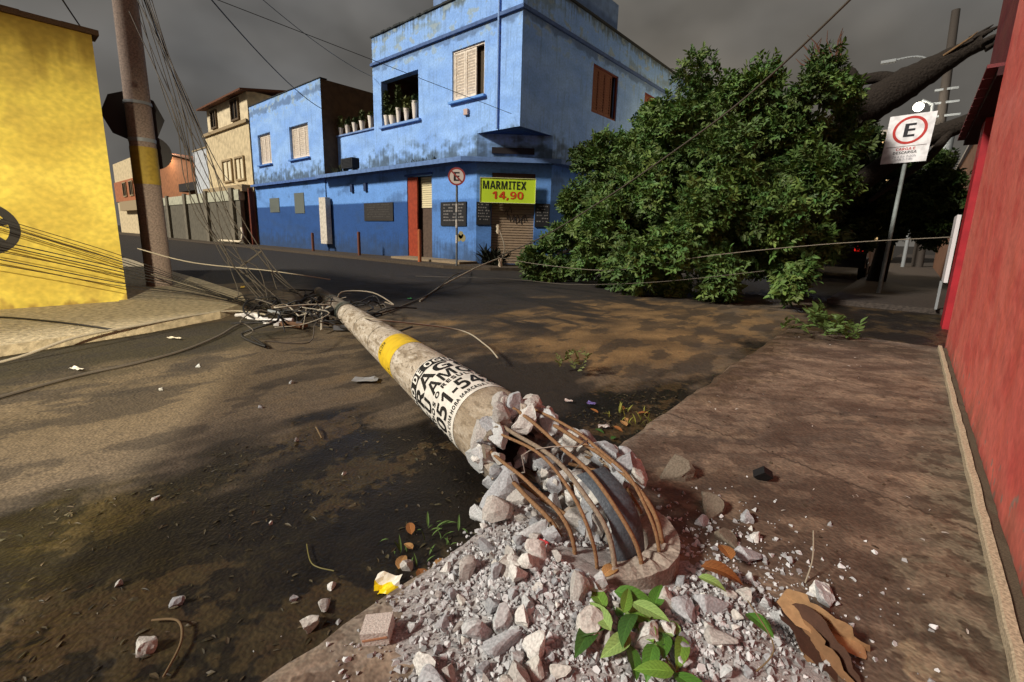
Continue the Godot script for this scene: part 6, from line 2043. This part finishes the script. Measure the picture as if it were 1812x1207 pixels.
	mm.instance_count = xs.size()
	for i in xs.size():
		mm.set_instance_transform(i, xs[i])
		mm.set_instance_color(i, cs[i])
	var mi := MultiMeshInstance3D.new()
	mi.name = "leaf_litter"
	mi.multimesh = mm
	var lmx := StandardMaterial3D.new()
	lmx.vertex_color_use_as_albedo = true
	lmx.roughness = 0.6
	mi.material_override = lmx
	add_child(mi)
	tag(mi, "sodden leaf scraps covering the gutter and strewn on the pavement", "leaf litter", "", "stuff")
	# twigs
	var tw := mat(S(110, 92, 66), 0.9)
	wire("twig", [Vector3(-1.30, -0.07, -0.16), Vector3(-1.24, -0.06, -0.2), Vector3(-1.17, -0.065, -0.19), Vector3(-1.1, -0.07, -0.14)], 0.003, tw, "forked brown twig beside the grey stone in the street", "", "twig")
	wire("twig", [Vector3(-1.13, -0.07, -0.55), Vector3(-1.2, -0.068, -0.52), Vector3(-1.3, -0.07, -0.55)], 0.002, leaf_mat(S(128, 122, 70)), "pale grass stalk lying in the street left of the kerb stones", "", "twig")
	wire("twig", [Vector3(-2.12, -0.07, -0.98), Vector3(-2.06, -0.06, -0.96), Vector3(-1.98, -0.07, -0.94)], 0.004, tw, "dark twig on the dry patch left of the fallen pole", "", "twig")
	wire("thin_stalk", [Vector3(-0.09, 0.0, -1.34), Vector3(-0.085, 0.06, -1.37), Vector3(-0.095, 0.13, -1.39)], 0.0022, leaf_mat(S(170, 158, 138)), "thin pale stalk standing upright right of the stub", "", "stalk")
	wire("thin_stalk", [Vector3(-0.17, 0.09, -1.05), Vector3(-0.10, 0.07, -0.98), Vector3(-0.12, 0.03, -0.93)], 0.0016, tw, "thin brown stalk crossing the green sprig", "", "stalk")
	# yellow and white wrapper
	var wr := MB.new()
	for i in 8:
		for j in 6:
			var pt := func(a: int, c: int) -> Vector3: return Vector3((a / 8.0 - 0.5) * 0.075, 0.012 + 0.01 * sin(a * 0.9 + c * 0.7) + 0.006 * nc.get_noise_2d(a * 0.9, c * 0.9), (c / 6.0 - 0.5) * 0.055)
			wr.quad(pt.call(i, j + 1), pt.call(i + 1, j + 1), pt.call(i + 1, j), pt.call(i, j))
	var wt := paint(96, 64, func(u: float, v: float) -> Color: return S(236, 206, 30) if v > 0.45 + 0.12 * sin(u * 9.0) else S(232, 228, 214))
	for i in wr.v.size(): wr.t[i] = Vector2(wr.v[i].x / 0.075 + 0.5, wr.v[i].z / 0.055 + 0.5)
	var wo := put("wrapper", wr.mesh(), uvmat(wt, null, 0.35), self, Vector3(-0.965, -0.07, -0.625))
	wo.rotation = Vector3(0.5, 0.5, 0.15)
	tag(wo, "crumpled yellow and white wrapper lying against the kerb", "wrapper")
	var scraps := [[Vector3(-4.14, -0.07, -0.31), 0.12, 0.035, S(224, 216, 200), "white paper roll on the street near the left pavement"], [Vector3(-4.75, -0.07, -1.0), 0.14, 0.03, S(196, 186, 164), "white scrap lying between the two pale cables"], [Vector3(-8.2, -0.07, -2.72), 0.2, 0.06, S(220, 180, 60), "yellow scrap on the far street beyond the tangle"], [Vector3(-1.42, -0.07, -2.18), 0.05, 0.03, S(200, 190, 184), "small white scrap in the dark patch behind the broken rim"], [Vector3(-1.3, -0.07, -2.24), 0.05, 0.04, S(110, 100, 160), "small purple scrap in the dark patch behind the broken rim"], [Vector3(-1.08, -0.07, -2.0), 0.06, 0.03, S(190, 186, 180), "crumpled pale scrap in the gutter behind the bars"], [Vector3(-5.48, -0.07, -4.03), 0.12, 0.06, S(60, 150, 70), "small bright green scrap on the street right of the pole's tip"], [Vector3(-2.6, -0.07, -1.55), 0.16, 0.1, S(150, 152, 156), "flat grey-blue scrap under the fallen pole's left side"]]
	for q in scraps:
		var sm := MB.new()
		for i in 5:
			for j in 3:
				var pt := func(a: int, c: int) -> Vector3: return Vector3((a / 5.0 - 0.5) * q[1], 0.012 * nc.get_noise_2d(a * 1.7 + q[1] * 99.0, c * 1.3) + 0.008, (c / 3.0 - 0.5) * q[2])
				sm.quad(pt.call(i, j + 1), pt.call(i + 1, j + 1), pt.call(i + 1, j), pt.call(i, j))
		var so := put("paper_scrap", sm.mesh(), mat(q[3], 0.6), self, q[0])
		so.rotation.y = rng.randf_range(-0.8, 0.8)
		tag(so, q[4], "paper scrap")
